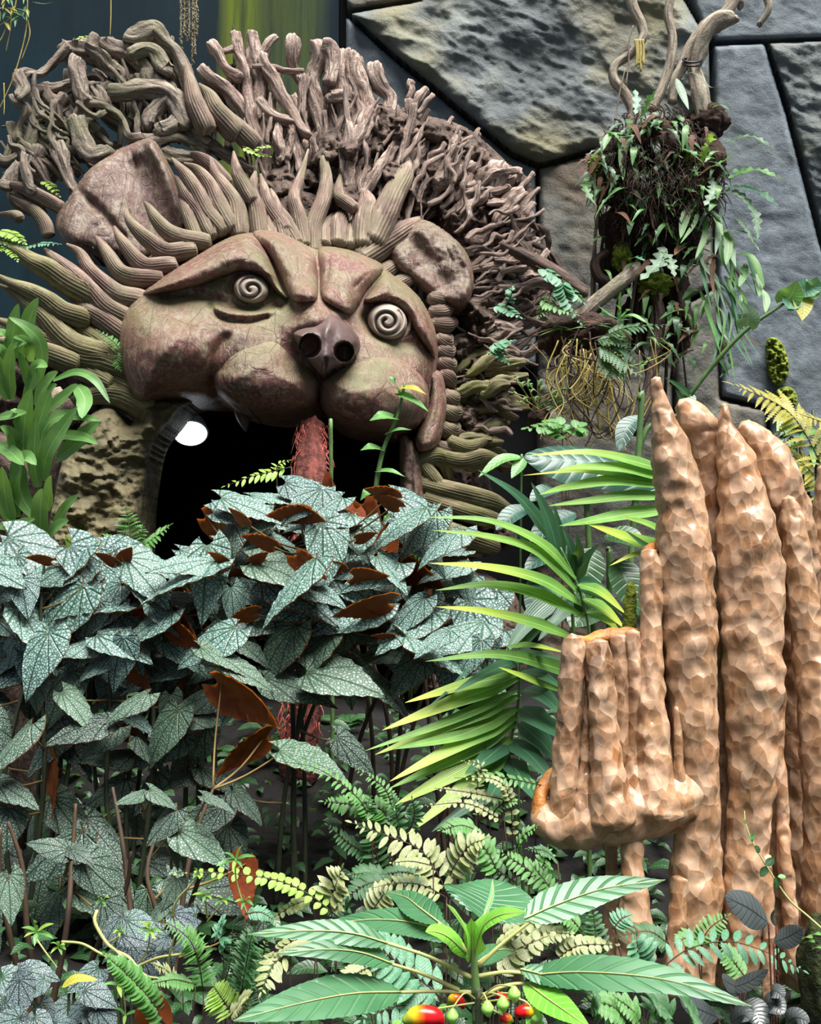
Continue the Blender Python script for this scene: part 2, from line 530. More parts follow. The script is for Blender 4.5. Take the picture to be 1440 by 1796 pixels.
M['backing'] = m_plain('mane_backing_timber', lin(40, 30, 26), lin(112, 92, 80), 0.85, 9, 1.0, 0.07)
M['liana'] = m_wood('liana_bark', lin(84, 74, 62), lin(150, 138, 120), lin(196, 186, 168), None, (6, 0.8), 0.015)

# ------------------------------------------------------------------ structure: ground, walls
gx, gy = np.meshgrid(np.linspace(-6, 6, 90), np.linspace(0.3, 9.8, 80))
def ground_z(x, y):
    x, y = np.asarray(x, float), np.asarray(y, float)
    base = np.interp(y, [0, 2.0, 3.2, 4.5, 6.5, 10], [-0.30, -0.25, -0.10, 0.0, 0.70, 0.85])
    return base + 0.10 * fbm(x * 1.3, y * 1.3, 0 * x + 2.2, 4)
gz = ground_z(gx, gy)
gi = np.arange(gx.size).reshape(gx.shape)
gf = np.stack([gi[:-1, :-1], gi[:-1, 1:], gi[1:, 1:], gi[1:, :-1]], -1).reshape(-1, 4).tolist()
ground = link_obj('ground', mesh_np('ground', np.stack([gx, gy, gz], -1).reshape(-1, 3), gf, M['soil']))
tag(ground, 'dark bare soil under all the plants', 'ground', kind='structure')

def box_mesh(name, a, b, mat, skip=()):
    x0, y0, z0 = a; x1, y1, z1 = b
    v = [(x0, y0, z0), (x1, y0, z0), (x1, y1, z0), (x0, y1, z0), (x0, y0, z1), (x1, y0, z1), (x1, y1, z1), (x0, y1, z1)]
    f = {'bottom': (3, 2, 1, 0), 'top': (4, 5, 6, 7), 'front': (0, 1, 5, 4), 'right': (1, 2, 6, 5), 'back': (2, 3, 7, 6), 'left': (3, 0, 4, 7)}
    return mesh_np(name, v, [q for k, q in f.items() if k not in skip], mat, smooth=False)

wl = link_obj('wall_left', box_mesh('wall_left', (-5.5, 9.6, -0.2), (-0.72, 9.8, 8.0), M['panel']))
tag(wl, 'dark teal painted wall panel with streaks of green algae', 'wall', kind='structure')
wb = link_obj('wall_back', box_mesh('wall_back', (-0.72, 9.75, -0.2), (6.0, 10.0, 8.0), M['cavity']))
tag(wb, 'grey slate wall of large fitted slabs', 'wall', kind='structure')

def rocknoise(amp, sc, seed, ridge=0.0):
    def f(x, y):
        n = fbm(x / sc + seed, y / sc, 0 * x + seed, 5)
        r = np.abs(fbm((x + 0.6 * y) / (sc * 0.8) + seed * 3, (y - 0.4 * x) / (sc * 0.28), 0 * x + 4.0, 4))
        st = np.floor(fbm(x / (sc * 1.4), (y + 0.5 * x) / (sc * 0.5), 0 * x + seed * 2, 4) * 7) / 7
        return amp * n + ridge * (r - 0.15) + ridge * 0.3 * st
    return f
slabs = [
    ('rough', [(614, 24), (740, 2), (770, -60), (1165, -60), (1222, 40), (1243, 74), (1246, 190), (1105, 268), (1038, 262), (946, 288), (900, 268), (850, 226), (770, 158), (690, 94)], M['rock_rough'], 0.22, 26, rocknoise(0.17, 120, 1.0, 0.075), 3.0),
    ('left', [(607, 28), (684, 100), (765, 166), (845, 234), (898, 278), (940, 296), (940, 640), (607, 640)], M['rock_blue'], 0.06, 4, rocknoise(0.03, 60, 2.0, 0.012), 5.0),
    ('cap', [(600, -60), (762, -60), (736, -4), (610, 17)], M['rock_brown'], 0.08, 6, rocknoise(0.05, 60, 3.0, 0.03), 5.0),
    ('lower', [(946, 297), (1040, 270), (1106, 276), (1246, 200), (1252, 500), (1180, 540), (1180, 1200), (946, 1200)], M['rock_brown'], 0.1, 8, rocknoise(0.06, 80, 4.0, 0.03), 5.0),
    ('post', [(1184, 544), (1256, 505), (1262, 700), (1345, 720), (1345, 1200), (1184, 1200)], M['rock_brown'], 0.16, 10, rocknoise(0.04, 70, 5.0, 0.015), 5.0),
    ('smooth', [(1252, 80), (1340, 76), (1378, 200), (1436, 425), (1560, 800), (1560, 1200), (1350, 1200), (1350, 715), (1266, 695), (1254, 300)], M['rock_blue'], 0.12, 8, rocknoise(0.03, 50, 6.0, 0.012), 4.0),
    ('right', [(1348, 75), (1600, 66), (1600, 780), (1446, 425), (1387, 200)], M['rock_rough'], 0.12, 8, rocknoise(0.08, 70, 7.0, 0.07), 4.0),
    ('corner', [(1232, 40), (1186, -60), (1600, -60), (1600, 62), (1344, 69), (1256, 72)], M['rock_blue'], 0.07, 8, rocknoise(0.04, 60, 8.0, 0.02), 4.0),
]
for nm, poly, mt, H, R, nz, st in slabs:
    Relief(poly, lambda x, y: 9.55 + 0 * x, H, R, noise=nz, smooth=False).build('stone_slab', wb, mt, step=st, back=0.3)

# ------------------------------------------------------------------ the carved lion head
def D0(x, y):
    return 6.85 + 0.0015 * (np.asarray(x, float) - 540) + 0.0006 * (560 - np.asarray(y, float))
def nz(amp, sc, seed=0.0, o=4):
    return lambda x, y: amp * fbm(x / sc + seed, y / sc + 2 * seed, 0 * x + seed, o)

lion = thing('lion_head_sculpture', 'giant carved timber lion head with spiral eyes and a driftwood root mane', 'sculpture', P(560, 1180, 7.0))

face_poly = c4((110, 330), (190, 262), (300, 192), (440, 112), (560, 84), (700, 106), (800, 150), (900, 152), (1040, 206), (1130, 280), (1210, 350), (1262, 450), (1278, 560), (1268, 650), (1240, 760), (1180, 850), (1000, 830), (800, 770), (600, 770), (480, 760), (420, 748), (300, 742), (200, 735), (105, 748), (60, 690), (30, 600), (20, 500), (35, 420), (65, 370))
L = lambda pts, w, a: ('line', c4(*pts), w, a)
face = Relief(face_poly, D0, 0.5, 150, feats=[
    L([(770, 350), (815, 430)], 34, -0.12),                                   # bridge of the nose
    L([(690, 470), (800, 420), (880, 420)], 22, -0.06),
    L([(200, 335), (330, 330), (450, 365), (560, 385), (650, 375)], 10, 0.07),  # eye socket left
    L([(380, 370), (420, 420), (520, 440), (600, 420)], 5, 0.05),
    L([(400, 385), (470, 405), (560, 405), (640, 392)], 6, -0.05),
    L([(990, 420), (1030, 480), (1110, 520), (1170, 520)], 8, 0.05),
    ('bump', c4((240, 560))[0], (70, 60), 0.10),
    ('bump', c4((590, 600))[0], (88, 70), 0.17), ('bump', c4((1040, 680))[0], (78, 66), 0.14), ('bump', c4((810, 430))[0], (52, 38), 0.12),
    ('bump', c4((1215, 620))[0], (22, 60), 0.06),
    L([(440, 500), (400, 580), (390, 680), (420, 745)], 10, 0.06),
    L([(560, 85), (620, 190), (655, 290), (700, 380)], 9, 0.05),
    ('step', c4((545, 310))[0], (44, 30), 0.07),
    ('step', c4((1080, 430))[0], (42, 36), 0.05),
], noise=nz(0.035, 60, 3.0))
face.build('face', lion, M['carved'], step=3.0, back=0.45)
fd = lambda off: (lambda x, y: face.depth(x, y) + off)

brows = [
    c4((112, 326), (180, 272), (300, 192), (440, 110), (535, 88), (590, 140), (632, 225), (662, 300), (690, 352), (640, 322), (575, 262), (500, 240), (420, 262), (320, 300), (210, 325)),
    c4((545, 84), (620, 76), (700, 102), (770, 150), (800, 200), (806, 335), (775, 360), (725, 362), (690, 342), (655, 262), (612, 178)),
    c4((806, 150), (860, 140), (960, 162), (1045, 200), (1062, 236), (1000, 310), (972, 365), (935, 408), (880, 388), (818, 340), (812, 240)),
    c4((1068, 246), (1130, 272), (1205, 340), (1252, 430), (1276, 510), (1268, 585), (1235, 545), (1190, 480), (1150, 420), (1090, 378), (1000, 364), (985, 350), (1010, 315)),
]
grooves = [[], [((700, 180), (740, 260), (775, 340)), ((760, 200), (730, 290))], [((920, 170), (890, 260), (900, 340)), ((1000, 250), (950, 300)), ((850, 180), (840, 270))], [((1070, 270), (1100, 330)), ((1180, 340), (1220, 430))]]
for k, bp in enumerate(brows):
    Relief(bp, fd(0.03), [0.30, 0.27, 0.27, 0.30][k], 34, feats=[('line', c4(*g), 2.2, 0.02) for g in grooves[k]], noise=nz(0.03, 40, 5.0 + k)).build('brow', lion, M['carved'], step=2.6, back=0.3)

# eyes with their spiral groove
for (ec, rx, ry, rot, turns, sgn) in ((c4((542, 308))[0], 31, 26, 0.1, 1.75, 1), (c4((1078, 436))[0], 35, 33, 0.5, 2.2, -1)):
    th = np.linspace(0, 2 * math.pi, 28, endpoint=False)
    ol = [(ec[0] + rx * math.cos(a) * 1.0 + 0.12 * ry * math.sin(a), ec[1] + ry * math.sin(a)) for a in th]
    sp = []
    for a in np.linspace(0.2, 1, 40):
        ang = rot + sgn * a * turns * 2 * math.pi
        sp.append((ec[0] + rx * 0.80 * a * math.cos(ang), ec[1] + ry * 0.80 * a * math.sin(ang)))
    base = float(face.depth(np.array([ec[0]]), np.array([ec[1]]))[0])
    tilt = 0.0010
    rl = Relief(ol, lambda x, y, b=base, e=ec: b - 0.02 + tilt * (x - e[0]), 0.15, 13, feats=[('line', sp, 2.3, 0.055)], smooth=True)
    rl.build('eye', lion, M['eye'], step=1.4, back=0.25)
    ring = [(ec[0] + (rx + 5) * math.cos(a), ec[1] + (ry + 5) * math.sin(a), base + 0.0 + tilt * (rx + 5) * math.cos(a)) for a in np.linspace(-0.3, math.pi + 0.3, 14)]
    tpx('eyelid', lion, ring, [2, 5, 5.5, 5, 2], M['carved'], sides=10, n=40)

# muzzle, nose
muzL = c4((398, 610), (430, 530), (505, 468), (600, 440), (700, 470), (755, 560), (816, 645), (814, 715), (785, 768), (700, 796), (600, 796), (480, 768), (412, 720), (390, 662))
muzR = c4((814, 648), (880, 600), (950, 560), (1010, 528), (1100, 545), (1180, 600), (1232, 680), (1242, 762), (1202, 830), (1120, 862), (1000, 862), (900, 842), (832, 792), (808, 735))
for k, mz in enumerate((muzL, muzR)):
    Relief(mz, lambda x, y: D0(x, y) - 0.30, 0.42, 95 if k == 0 else 85, feats=[('line', c4((640, 720), (650, 790)), 1.5, 0.012), ('line', c4((940, 780), (960, 850)), 1.5, 0.012)], noise=nz(0.03, 50, 8.0 + k)).build('muzzle', lion, M['carved'], step=2.8, back=0.6)
nose_p = c4((706, 482), (745, 458), (790, 440), (850, 402), (915, 440), (968, 508), (952, 568), (905, 604), (862, 625), (822, 648), (790, 620), (752, 570), (718, 520))
Relief(nose_p, lambda x, y: D0(x, y) - 0.62, 0.26, 30, feats=[
    ('step', c4((775, 532))[0], (17, 19), 0.34), ('step', c4((906, 555))[0], (15.5, 16), 0.34),
    ('line', c4((838, 470), (838, 560), (828, 640)), 9, -0.03), ('line', c4((830, 640), (836, 585)), 3, 0.04)], noise=nz(0.012, 30, 2.0)).build('nose', lion, M['nose'], step=1.8, back=0.4)
bridge = c4((700, 478), (715, 430), (745, 375), (800, 358), (870, 392), (925, 430), (950, 500), (900, 470), (850, 410), (790, 446), (745, 470))
Relief(bridge, lambda x, y: D0(x, y) - 0.52 + 0 * x, 0.22, 40, noise=nz(0.02, 40, 6.0)).build('nose_bridge', lion, M['carved'], step=2.6, back=0.3)
for a, b, r in (((424, 708, 6.7), (431, 757, 6.62), 16), ((690, 745, 6.95), (694, 770, 6.9), 9)):
    tpx('fang', lion, [a, ((a[0] + b[0]) / 2, (a[1] + b[1]) / 2, a[2] - 0.03), b], [r, r * 0.8, 1.2], M['nose'], sides=14, n=16)

# ears
earL = c1((285, 1095), (338, 1012), (392, 930), (455, 850), (560, 772), (680, 716), (752, 702), (792, 722), (842, 812), (885, 900), (915, 1000), (965, 1100), (960, 1190), (860, 1270), (700, 1330), (500, 1300), (345, 1245), (290, 1175))
ED = lambda x, y: D0(x, y) + 0.55
Relief(earL, ED, 0.20, 26, feats=[('line', c1((770, 720), (850, 900), (930, 1120)), 12, -0.09), ('line', c1((640, 800), (730, 950), (800, 1150)), 34, 0.10), ('line', c1((380, 950), (500, 1060), (620, 1200)), 8, 0.05), ('line', c1((660, 760), (690, 850), (680, 960)), 2, 0.02)], noise=nz(0.035, 50, 4.0)).build('ear', lion, M['ear'], step=3.0, back=0.25)
earR = c4((1085, 160), (1140, 90), (1220, 34), (1335, 100), (1400, 180), (1420, 290), (1385, 372), (1330, 380), (1260, 345), (1190, 290), (1110, 230))
Relief(earR, lambda x, y: D0(x, y) + 0.18, 0.20, 24, feats=[('line', c4((1180, 120), (1250, 200), (1300, 290)), 18, 0.08), ('line', c4((1350, 130), (1400, 230), (1390, 350)), 7, -0.06), ('line', c4((1290, 100), (1340, 200)), 2, 0.02)], noise=nz(0.06, 34, 4.4)).build('ear', lion, M['ear'], step=2.6, back=0.25)

# cheek roll and jaws
Relief(c4((1236, 640), (1290, 636), (1312, 740), (1302, 850), (1272, 930), (1205, 952), (1188, 895), (1225, 800), (1240, 720)), lambda x, y: D0(x, y) - 0.02, 0.24, 26, feats=[('line', c4((1270, 650), (1280, 760), (1240, 900)), 4, 0.03)], noise=nz(0.02, 40, 1.0)).build('cheek', lion, M['carved'], step=2.6, back=0.4)
lump = lambda x, y: 0.13 * fbm(x / 46, y / 30, 0 * x + 5, 4) - 0.08 * np.abs(fbm(x / 30, y / 16, 0 * x + 1, 4))
Relief([(228, 745), (246, 704), (300, 700), (352, 701), (324, 714), (292, 748), (268, 785), (254, 859), (249, 921), (246, 1010), (240, 1120), (120, 1120), (60, 1000), (80, 900), (110, 800), (150, 735), (195, 712)], lambda x, y: D0(x, y) + 0.18, 0.32, 44, noise=lump).build('jaw', lion, M['jaw'], step=2.8, back=0.35)
Relief([(702, 765), (722, 770), (738, 800), (744, 860), (747, 930), (746, 1040), (750, 1180), (712, 1180), (706, 1040), (703, 930), (702, 850)], lambda x, y: D0(x, y) + 0.05, 0.16, 16, feats=[('line', [(728, 800), (732, 950), (730, 1100)], 5, -0.02)], noise=nz(0.04, 24, 3.3)).build('jaw_post', lion, M['ear'], step=2.4, back=0.8)
Relief([(748, 1000), (800, 985), (860, 1010), (905, 1045), (930, 1110), (915, 1190), (840, 1230), (750, 1230)], lambda x, y: D0(x, y) + 0.25, 0.3, 50, feats=[('step', (815, 1035), (16, 10), 0.10), ('step', (790, 1110), (14, 8), 0.08)], noise=lambda x, y: 1.2 * lump(x + 300, y)).build('jaw', lion, M['backing'], step=2.8, back=0.5)

# the dark tunnel inside the mouth
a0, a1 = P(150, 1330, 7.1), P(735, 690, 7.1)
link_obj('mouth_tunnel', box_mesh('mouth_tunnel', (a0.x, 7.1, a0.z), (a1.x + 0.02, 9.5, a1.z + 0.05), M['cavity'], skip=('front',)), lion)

# carved locks of the mane: grooved tapering horns
def DL(x, y, off):
    return float(D0(x, y)) + off
def lock(pts, r, o0=0.0, o1=0.15, mat='lock', shape=None):
    if shape is None:
        (ax, ay), (bx, by) = pts[0], pts[1]
        q = 16 / (math.hypot(ax - bx, ay - by) + 1e-6)
        pts = [(ax + (ax - bx) * q, ay + (ay - by) * q)] + list(pts)
    n = len(pts)
    pp = [(x, y, DL(x, y, o0 + (o1 - o0) * i / (n - 1) - 0.06 * math.sin(math.pi * i / (n - 1)))) for i, (x, y) in enumerate(pts)]
    prof = shape or [0.95, 1.1, 1.0, 0.85, 0.55, 0.14]
    return tpx('mane_lock', lion, pp, [r * k for k in prof], M[mat], sides=66, n=30, ribs=22, rib_amp=0.11)

k1 = [((1010, 1222), (920, 1205), (850, 1172), (795, 1115), (760, 1060), (730, 1020)), ((940, 1268), (840, 1275), (760, 1222), (700, 1170), (652, 1110), (635, 1055)), ((840, 1345), (745, 1350), (690, 1312), (640, 1250), (600, 1192), (578, 1145)), ((770, 1410), (665, 1402), (600, 1370), (550, 1292), (512, 1232), (485, 1195))]
for q in k1: lock(c1(*q), 15, 0.02, 0.22)
k2 = [((720, 375), (620, 352), (540, 292), (470, 220), (420, 132), (350, 85)), ((660, 475), (560, 420), (480, 330), (380, 232), (280, 152), (235, 110)), ((640, 555), (540, 482), (470, 440), (420, 400), (368, 368))]
for q in k2: lock(cl(*q), 17, 0.02, 0.15)
k3 = [((610, 665), (520, 592), (440, 542), (340, 500), (270, 470)), ((650, 745), (540, 702), (430, 682), (330, 622), (200, 560), (60, 510), (-40, 470)), ((690, 850), (560, 792), (430, 762), (330, 740)), ((745, 935), (640, 882), (530, 872), (430, 895), (350, 900)), ((520, 655), (400, 622), (320, 560), (250, 480), (180, 420), (100, 360), (0, 300)), ((470, 350), (360, 290), (260, 220), (180, 180), (90, 120), (-20, 70)), ((420, 470), (330, 440), (250, 380), (160, 330), (60, 290), (-30, 240)), ((360, 700), (250, 660), (150, 630), (40, 600), (-40, 590)), ((540, 800), (420, 740), (300, 700), (220, 660))]
for i, q in enumerate(k3): lock(cl(*q), [17, 21, 20, 20, 20, 20, 17, 18, 16][i], 0.04, 0.22 + 0.03 * (i % 3), 'lock_green')
k4 = [((990, 1190), (945, 1070), (922, 1010), (905, 965)), ((1050, 1160), (1010, 1080), (950, 1000), (910, 920), (880, 888)), ((1100, 1140), (1050, 1080), (1000, 985), (950, 900), (910, 850), (868, 800)), ((1150, 1120), (1100, 1030), (1060, 940), (1000, 862), (930, 825)), ((1205, 1150), (1190, 1040), (1140, 960), (1090, 880), (1060, 795)), ((1250, 975), (1210, 900), (1190, 840), (1180, 765)), ((1310, 1170), (1295, 1060), (1270, 980), (1280, 920), (1290, 868)), ((1425, 1190), (1400, 1090), (1380, 1010), (1368, 955)), ((1170, 650), (1095, 565), (1060, 490), (1005, 425)), ((1260, 710), (1190, 640), (1150, 590), (1105, 535)), ((1030, 620), (985, 520), (960, 410), (930, 300)), ((1120, 900), (1060, 830), (1000, 790), (930, 770))]
for i, q in enumerate(k4): lock(c1(*q), [12, 14, 16, 16, 16, 13, 15, 15, 19, 17, 17, 13][i], 0.05 if i < 8 else 0.45, 0.25 if i < 8 else 0.6)
k5 = [((60, 1170), (20, 1060), (-12, 985)), ((185, 1200), (135, 1110), (100, 1050), (78, 965)), ((235, 1200), (212, 1090), (190, 1000), (220, 900), (262, 755)), ((290, 1235), (292, 1130), (340, 1000), (352, 900), (342, 800), (385, 735)), ((460, 1030), (420, 1000), (415, 940), (427, 868)), ((410, 1240), (420, 1120), (475, 1050)), ((530, 1250), (540, 1120), (560, 1030), (540, 960)), ((580, 1230), (640, 1100), (690, 990), (745, 890), (765, 810)), ((560, 1290), (650, 1230), (740, 1170), (800, 1130), (838, 1096)), ((650, 1375), (720, 1330), (795, 1296)), ((735, 1425), (800, 1395), (875, 1398)), ((340, 1240), (350, 1150), (420, 1060)), ((470, 1250), (480, 1160), (500, 1080)), ((120, 1130), (60, 1040), (40, 960), (20, 880))]
for i, q in enumerate(k5): lock(c2(*q), [16, 15, 13, 14, 11, 15, 19, 21, 20, 15, 13, 12, 13, 14][i], 0.04, 0.32, shape=[1.1, 1.1, 1.0, 0.9, 0.7, 0.3] if i in (5, 6, 7, 11, 12) else None)
# ribbed curls down the right cheek
for i, q in enumerate([((1245, 340), (1280, 350), (1308, 352)), ((1250, 400), (1290, 400), (1330, 372)), ((1255, 445), (1300, 452), (1340, 440)), ((1270, 500), (1300, 520), (1320, 500)), ((1275, 545), (1305, 560), (1330, 545)), ((1280, 590), (1310, 610), (1335, 600)), ((1285, 640), (1315, 660), (1330, 690)), ((1300, 720), (1325, 740), (1350, 730)), ((1300, 780), (1330, 800), (1360, 790)), ((1295, 850), (1325, 870), (1350, 850)), ((1280, 930), (1320, 940), (1370, 900))]):
    lock(c4(*q), 13, 0.06, 0.22, 'lock', [0.8, 1.2, 1.15, 1.0, 0.7])
# thick ropes below the right cheek
for i, q in enumerate([((225, 170), (300, 130), (350, 150), (380, 230)), ((240, 150), (290, 210), (340, 270), (420, 290)), ((240, 250), (400, 292), (560, 332), (660, 375)), ((262, 320), (420, 370), (560, 412), (650, 435)), ((275, 420), (420, 482), (560, 530), (590, 545)), ((275, 480), (400, 530), (520, 570)), ((300, 120), (420, 150), (520, 130), (600, 140)), ((380, 60), (460, 90), (540, 60))]):
    lock(c5(*q), [14, 13, 16, 15, 15, 13, 13, 12][i], 0.02, 0.10, 'lock_green', [0.9, 1.05, 1.1, 1.05, 0.9, 0.5])
# driftwood roots of the mane
def DM(x, y, off=0.0):
    return 7.42 + 0.0011 * (x - 540) + 0.0007 * (400 - y) + off
def root(pts, r, off=0.0, mat='root', taper=(0.85, 1.0, 0.9, 0.75, 0.5), sides=16, gn=0.28):
    o2 = off + rng.uniform(-0.12, 0.12)
    pp = [(x, y, DM(x, y, off + (o2 - off) * i / len(pts))) for i, (x, y) in enumerate(pts)]
    if r < FINE_R:
        d_ = [p[2] for p in pp]
        rr_ = np.interp(np.linspace(0, 1, len(pp)), np.linspace(0, 1, len(taper)), taper) * r * np.array([S(x) for x in d_])
        FINE.setdefault(mat, []).append(tube_arrays([P(*p) for p in pp], list(rr_), 8, max(12, 5 * len(pts)), gnarl=gn, twist=1.0))
        return None
    return tpx('mane_root', lion, pp, [r * k for k in taper], M[mat], sides=max(sides, 20), n=max(20, 9 * len(pts)), gnarl=gn, twist=1.0)
FINE, FINE_R = {}, 5.6
big = (1.0, 1.05, 1.0, 0.95, 0.9)
for r, q in [
    (17, ((645, 180), (720, 160), (800, 152), (855, 225), (892, 332), (932, 450), (990, 570))), (15, ((520, 205), (620, 262), (720, 332), (800, 420), (880, 490))),
    (18, ((350, 232), (460, 262), (560, 322), (680, 382), (780, 440), (860, 505))), (10, ((350, 240), (280, 302), (200, 370), (120, 380), (88, 425))), (9, ((100, 365), (130, 450), (85, 490))),
    (12, ((395, 300), (402, 380), (412, 480), (445, 510))), (9, ((485, 178), (470, 260), (480, 300))), (11, ((120, 470), (230, 442), (330, 432), (450, 452), (560, 425))),
    (13, ((230, 440), (270, 520), (340, 590), (400, 680), (480, 740), (600, 748))), (8, ((400, 505), (520, 532), (600, 602), (650, 690), (725, 695))), (6, ((540, 565), (480, 580), (430, 560), (390, 520))),
    (9, ((115, 535), (180, 600), (250, 590), (350, 545))), (9, ((185, 620), (150, 702), (100, 780), (30, 812), (-20, 790))), (11, ((190, 650), (280, 680), (272, 780), (252, 862), (200, 905))),
    (11, ((300, 680), (302, 780), (332, 880), (375, 970))), (15, ((390, 600), (420, 700), (462, 780), (560, 765))), (9, ((130, 790), (132, 880), (172, 965))),
    (13, ((760, 645), (800, 562), (870, 500), (915, 562), (870, 640), (800, 655))), (14, ((560, 470), (700, 462), (830, 482), (900, 540), (940, 640))), (11, ((690, 705), (850, 700), (950, 722), (1050, 748))),
    (11, ((960, 690), (1100, 762), (1200, 832), (1280, 865))), (10, ((700, 380), (740, 450), (700, 560), (660, 620))), (12, ((600, 330), (640, 420), (600, 500), (540, 530))), (13, ((860, 360), (800, 300), (730, 270), (660, 280))),
    (9, ((240, 600), (330, 640), (420, 640), (480, 660))), (8, ((60, 620), (90, 700), (60, 760), (20, 830))), (8, ((70, 480), (120, 560), (90, 640), (80, 720))), (9, ((160, 480), (210, 540), (290, 560))),
    (13, ((900, 640), (960, 700), (1040, 800))), (12, ((820, 760), (900, 800), (1000, 820), (1060, 830))), (10, ((200, 740), (180, 820), (210, 900), (260, 960))), (9, ((90, 830), (40, 900), (0, 930))),
    (12, ((730, 260), (780, 350), (760, 420), (810, 480))), (10, ((470, 420), (520, 480), (560, 560), (640, 600))), (9, ((330, 480), (300, 540), (310, 620), (360, 690))),
    (14, ((880, 500), (930, 600), (1000, 660), (1060, 720))), (12, ((620, 400), (700, 440), (780, 450), (860, 450))), (10, ((420, 500), (450, 580), (440, 660))),
]:
    root(c1(*q), r, rng.uniform(-0.05, 0.2), 'root_grey', big, 18, 0.34)
for r, q in [((11), ((20, 925), (120, 952), (220, 1002), (310, 1050))), (11, ((50, 985), (160, 1052), (222, 1122), (245, 1190))), (9, ((0, 1080), (80, 1090), (100, 1110)))]:
    lock(c1(*q), r, 0.75, 0.6, 'lock', [0.3, 0.8, 1.0, 1.1, 1.0])
for r, q in [(11, ((1065, 225), (1110, 290), (1150, 355), (1210, 400))), (13, ((1028, 355), (1090, 420), (1160, 502), (1225, 582), (1275, 650))), (9, ((1188, 168), (1215, 262), (1240, 380), (1252, 482), (1272, 602), (1295, 705))), (12, ((1275, 165), (1300, 272), (1312, 380), (1302, 482), (1282, 602))), (6, ((1395, 185), (1350, 225), (1322, 265))), (8, ((1330, 300), (1382, 390), (1425, 485))), (6, ((1130, 260), (1180, 240), (1200, 200))), (12, ((1270, 620), (1300, 720), (1340, 820), (1350, 930)))]:
    root(c1(*q), r, 0.1, 'root', big, 16)
for r, q in [(5, ((-20, 335), (60, 332), (160, 362), (235, 360))), (11, ((190, 195), (196, 300), (220, 365), (235, 420))), (11, ((30, 290), (70, 380), (122, 482), (182, 562), (222, 625), (265, 680))), (8, ((10, 500), (80, 572), (180, 622), (235, 690))), (7, ((230, 385), (226, 500), (208, 610))), (14, ((300, 240), (312, 330), (292, 430), (312, 540), (332, 642), (345, 720))), (12, ((330, 238), (385, 245), (400, 330), (370, 420))), (10, ((452, 265), (472, 382), (482, 502), (535, 555))), (11, ((478, 270), (540, 402), (582, 542), (602, 642), (642, 722), (645, 860))), (14, ((598, 335), (632, 422), (655, 490), (660, 560))), (6, ((75, 710), (90, 632), (155, 608))), (7, ((100, 735), (182, 712), (275, 690))), (6, ((155, 800), (182, 702), (170, 660))), (8, ((360, 482), (442, 492), (522, 532), (545, 575))), (10, ((480, 640), (522, 742), (500, 830))), (9, ((385, 330), (362, 432), (385, 562), (402, 652), (360, 730))), (6, ((782, 408), (778, 450), (765, 500))), (6, ((862, 448), (830, 490), (795, 540))), (5, ((892, 480), (850, 525), (805, 575))), (13, ((420, 640), (460, 560), (440, 470), (420, 380), (430, 280))), (13, ((520, 300), (500, 400), (540, 470), (560, 600))), (9, ((600, 560), (560, 640), (600, 700)))]:
    root(c2(*q), r, rng.uniform(-0.05, 0.12), 'root', big, 16)

# backing of the mane
Relief([(540, 250), (600, 210), (660, 180), (740, 200), (820, 225), (890, 285), (935, 330), (925, 440), (900, 520), (880, 620), (850, 740), (860, 850), (890, 900), (900, 960), (760, 970), (740, 800), (760, 600), (700, 470), (520, 430), (440, 420), (420, 330), (470, 300)],
       lambda x, y: 7.62 + 0.0013 * (x - 540) + 0.0006 * (400 - y), 0.34, 60, noise=lambda x, y: 0.40 * fbm(x / 38, y / 38, 0 * x + 3, 5) + 0.2 * np.abs(fbm(x / 20, y / 20, 0 * x + 9, 3))).build('mane_backing', lion, M['backing'], step=3.2, back=0.4)
Relief([(-60, 620), (100, 560), (230, 560), (260, 720), (210, 760), (120, 800), (80, 1000), (-60, 1000)], lambda x, y: 7.45 + 0 * x, 0.2, 60, noise=nz(0.3, 50, 2.0, 5)).build('mane_backing', lion, M['backing'], step=5, back=0.3)

Relief([(215, 560), (235, 490), (290, 415), (360, 385), (430, 350), (530, 335), (620, 380), (600, 430), (440, 440), (330, 470), (260, 530)], lambda x, y: D0(x, y) + 0.42, 0.14, 40, noise=nz(0.2, 30, 7.0, 5)).build('mane_backing', lion, M['backing'], step=4, back=0.2)

def flow(n, inner, outer, cxy, rr, off, mat, wig=22, seed=5):
    """roots streaming from an inner contour to an outer one"""
    rg = random.Random(seed)
    inn, out = cr(inner, 200), cr(outer, 200)
    for i in range(n):
        u = (i + rg.random()) / n
        k = int(min(0.999, max(0, u + rg.uniform(-0.05, 0.05))) * 199)
        k2 = int(min(0.999, max(0, u + rg.uniform(-0.10, 0.10))) * 199)
        a, b = inn[k], out[k2]
        t0, t1 = sorted((rg.uniform(-0.05, 0.55), rg.uniform(0.45, 1.06)))
        if t1 - t0 < 0.3: t1 = t0 + 0.38
        m = rg.choice((4, 5, 6))
        ph, fq = rg.random() * 6.28, rg.uniform(2.5, 7)
        dirn = (b - a) / (np.linalg.norm(b - a) + 1e-9)
        nrm = np.array([-dirn[1], dirn[0]])
        pts = []
        for j in range(m):
            t = t0 + (t1 - t0) * j / (m - 1)
            q = a + (b - a) * t + nrm * wig * (math.sin(ph + fq * t) + rg.uniform(-0.35, 0.35)) * (0.35 + t * 0.7)
            pts.append((q[0], q[1]))
        r = rg.uniform(*rr)
        root(pts, r, off + rg.uniform(-0.22, 0.22) + 0.1 * (1 - t0), mat, rg.choice([(0.9, 1.1, 1.0, 0.8, 0.4), (0.6, 1.0, 1.05, 0.9, 0.7), (0.5, 0.8, 1.0, 1.2, 0.8)]), 10 if r < 7 else 14, 0.38)
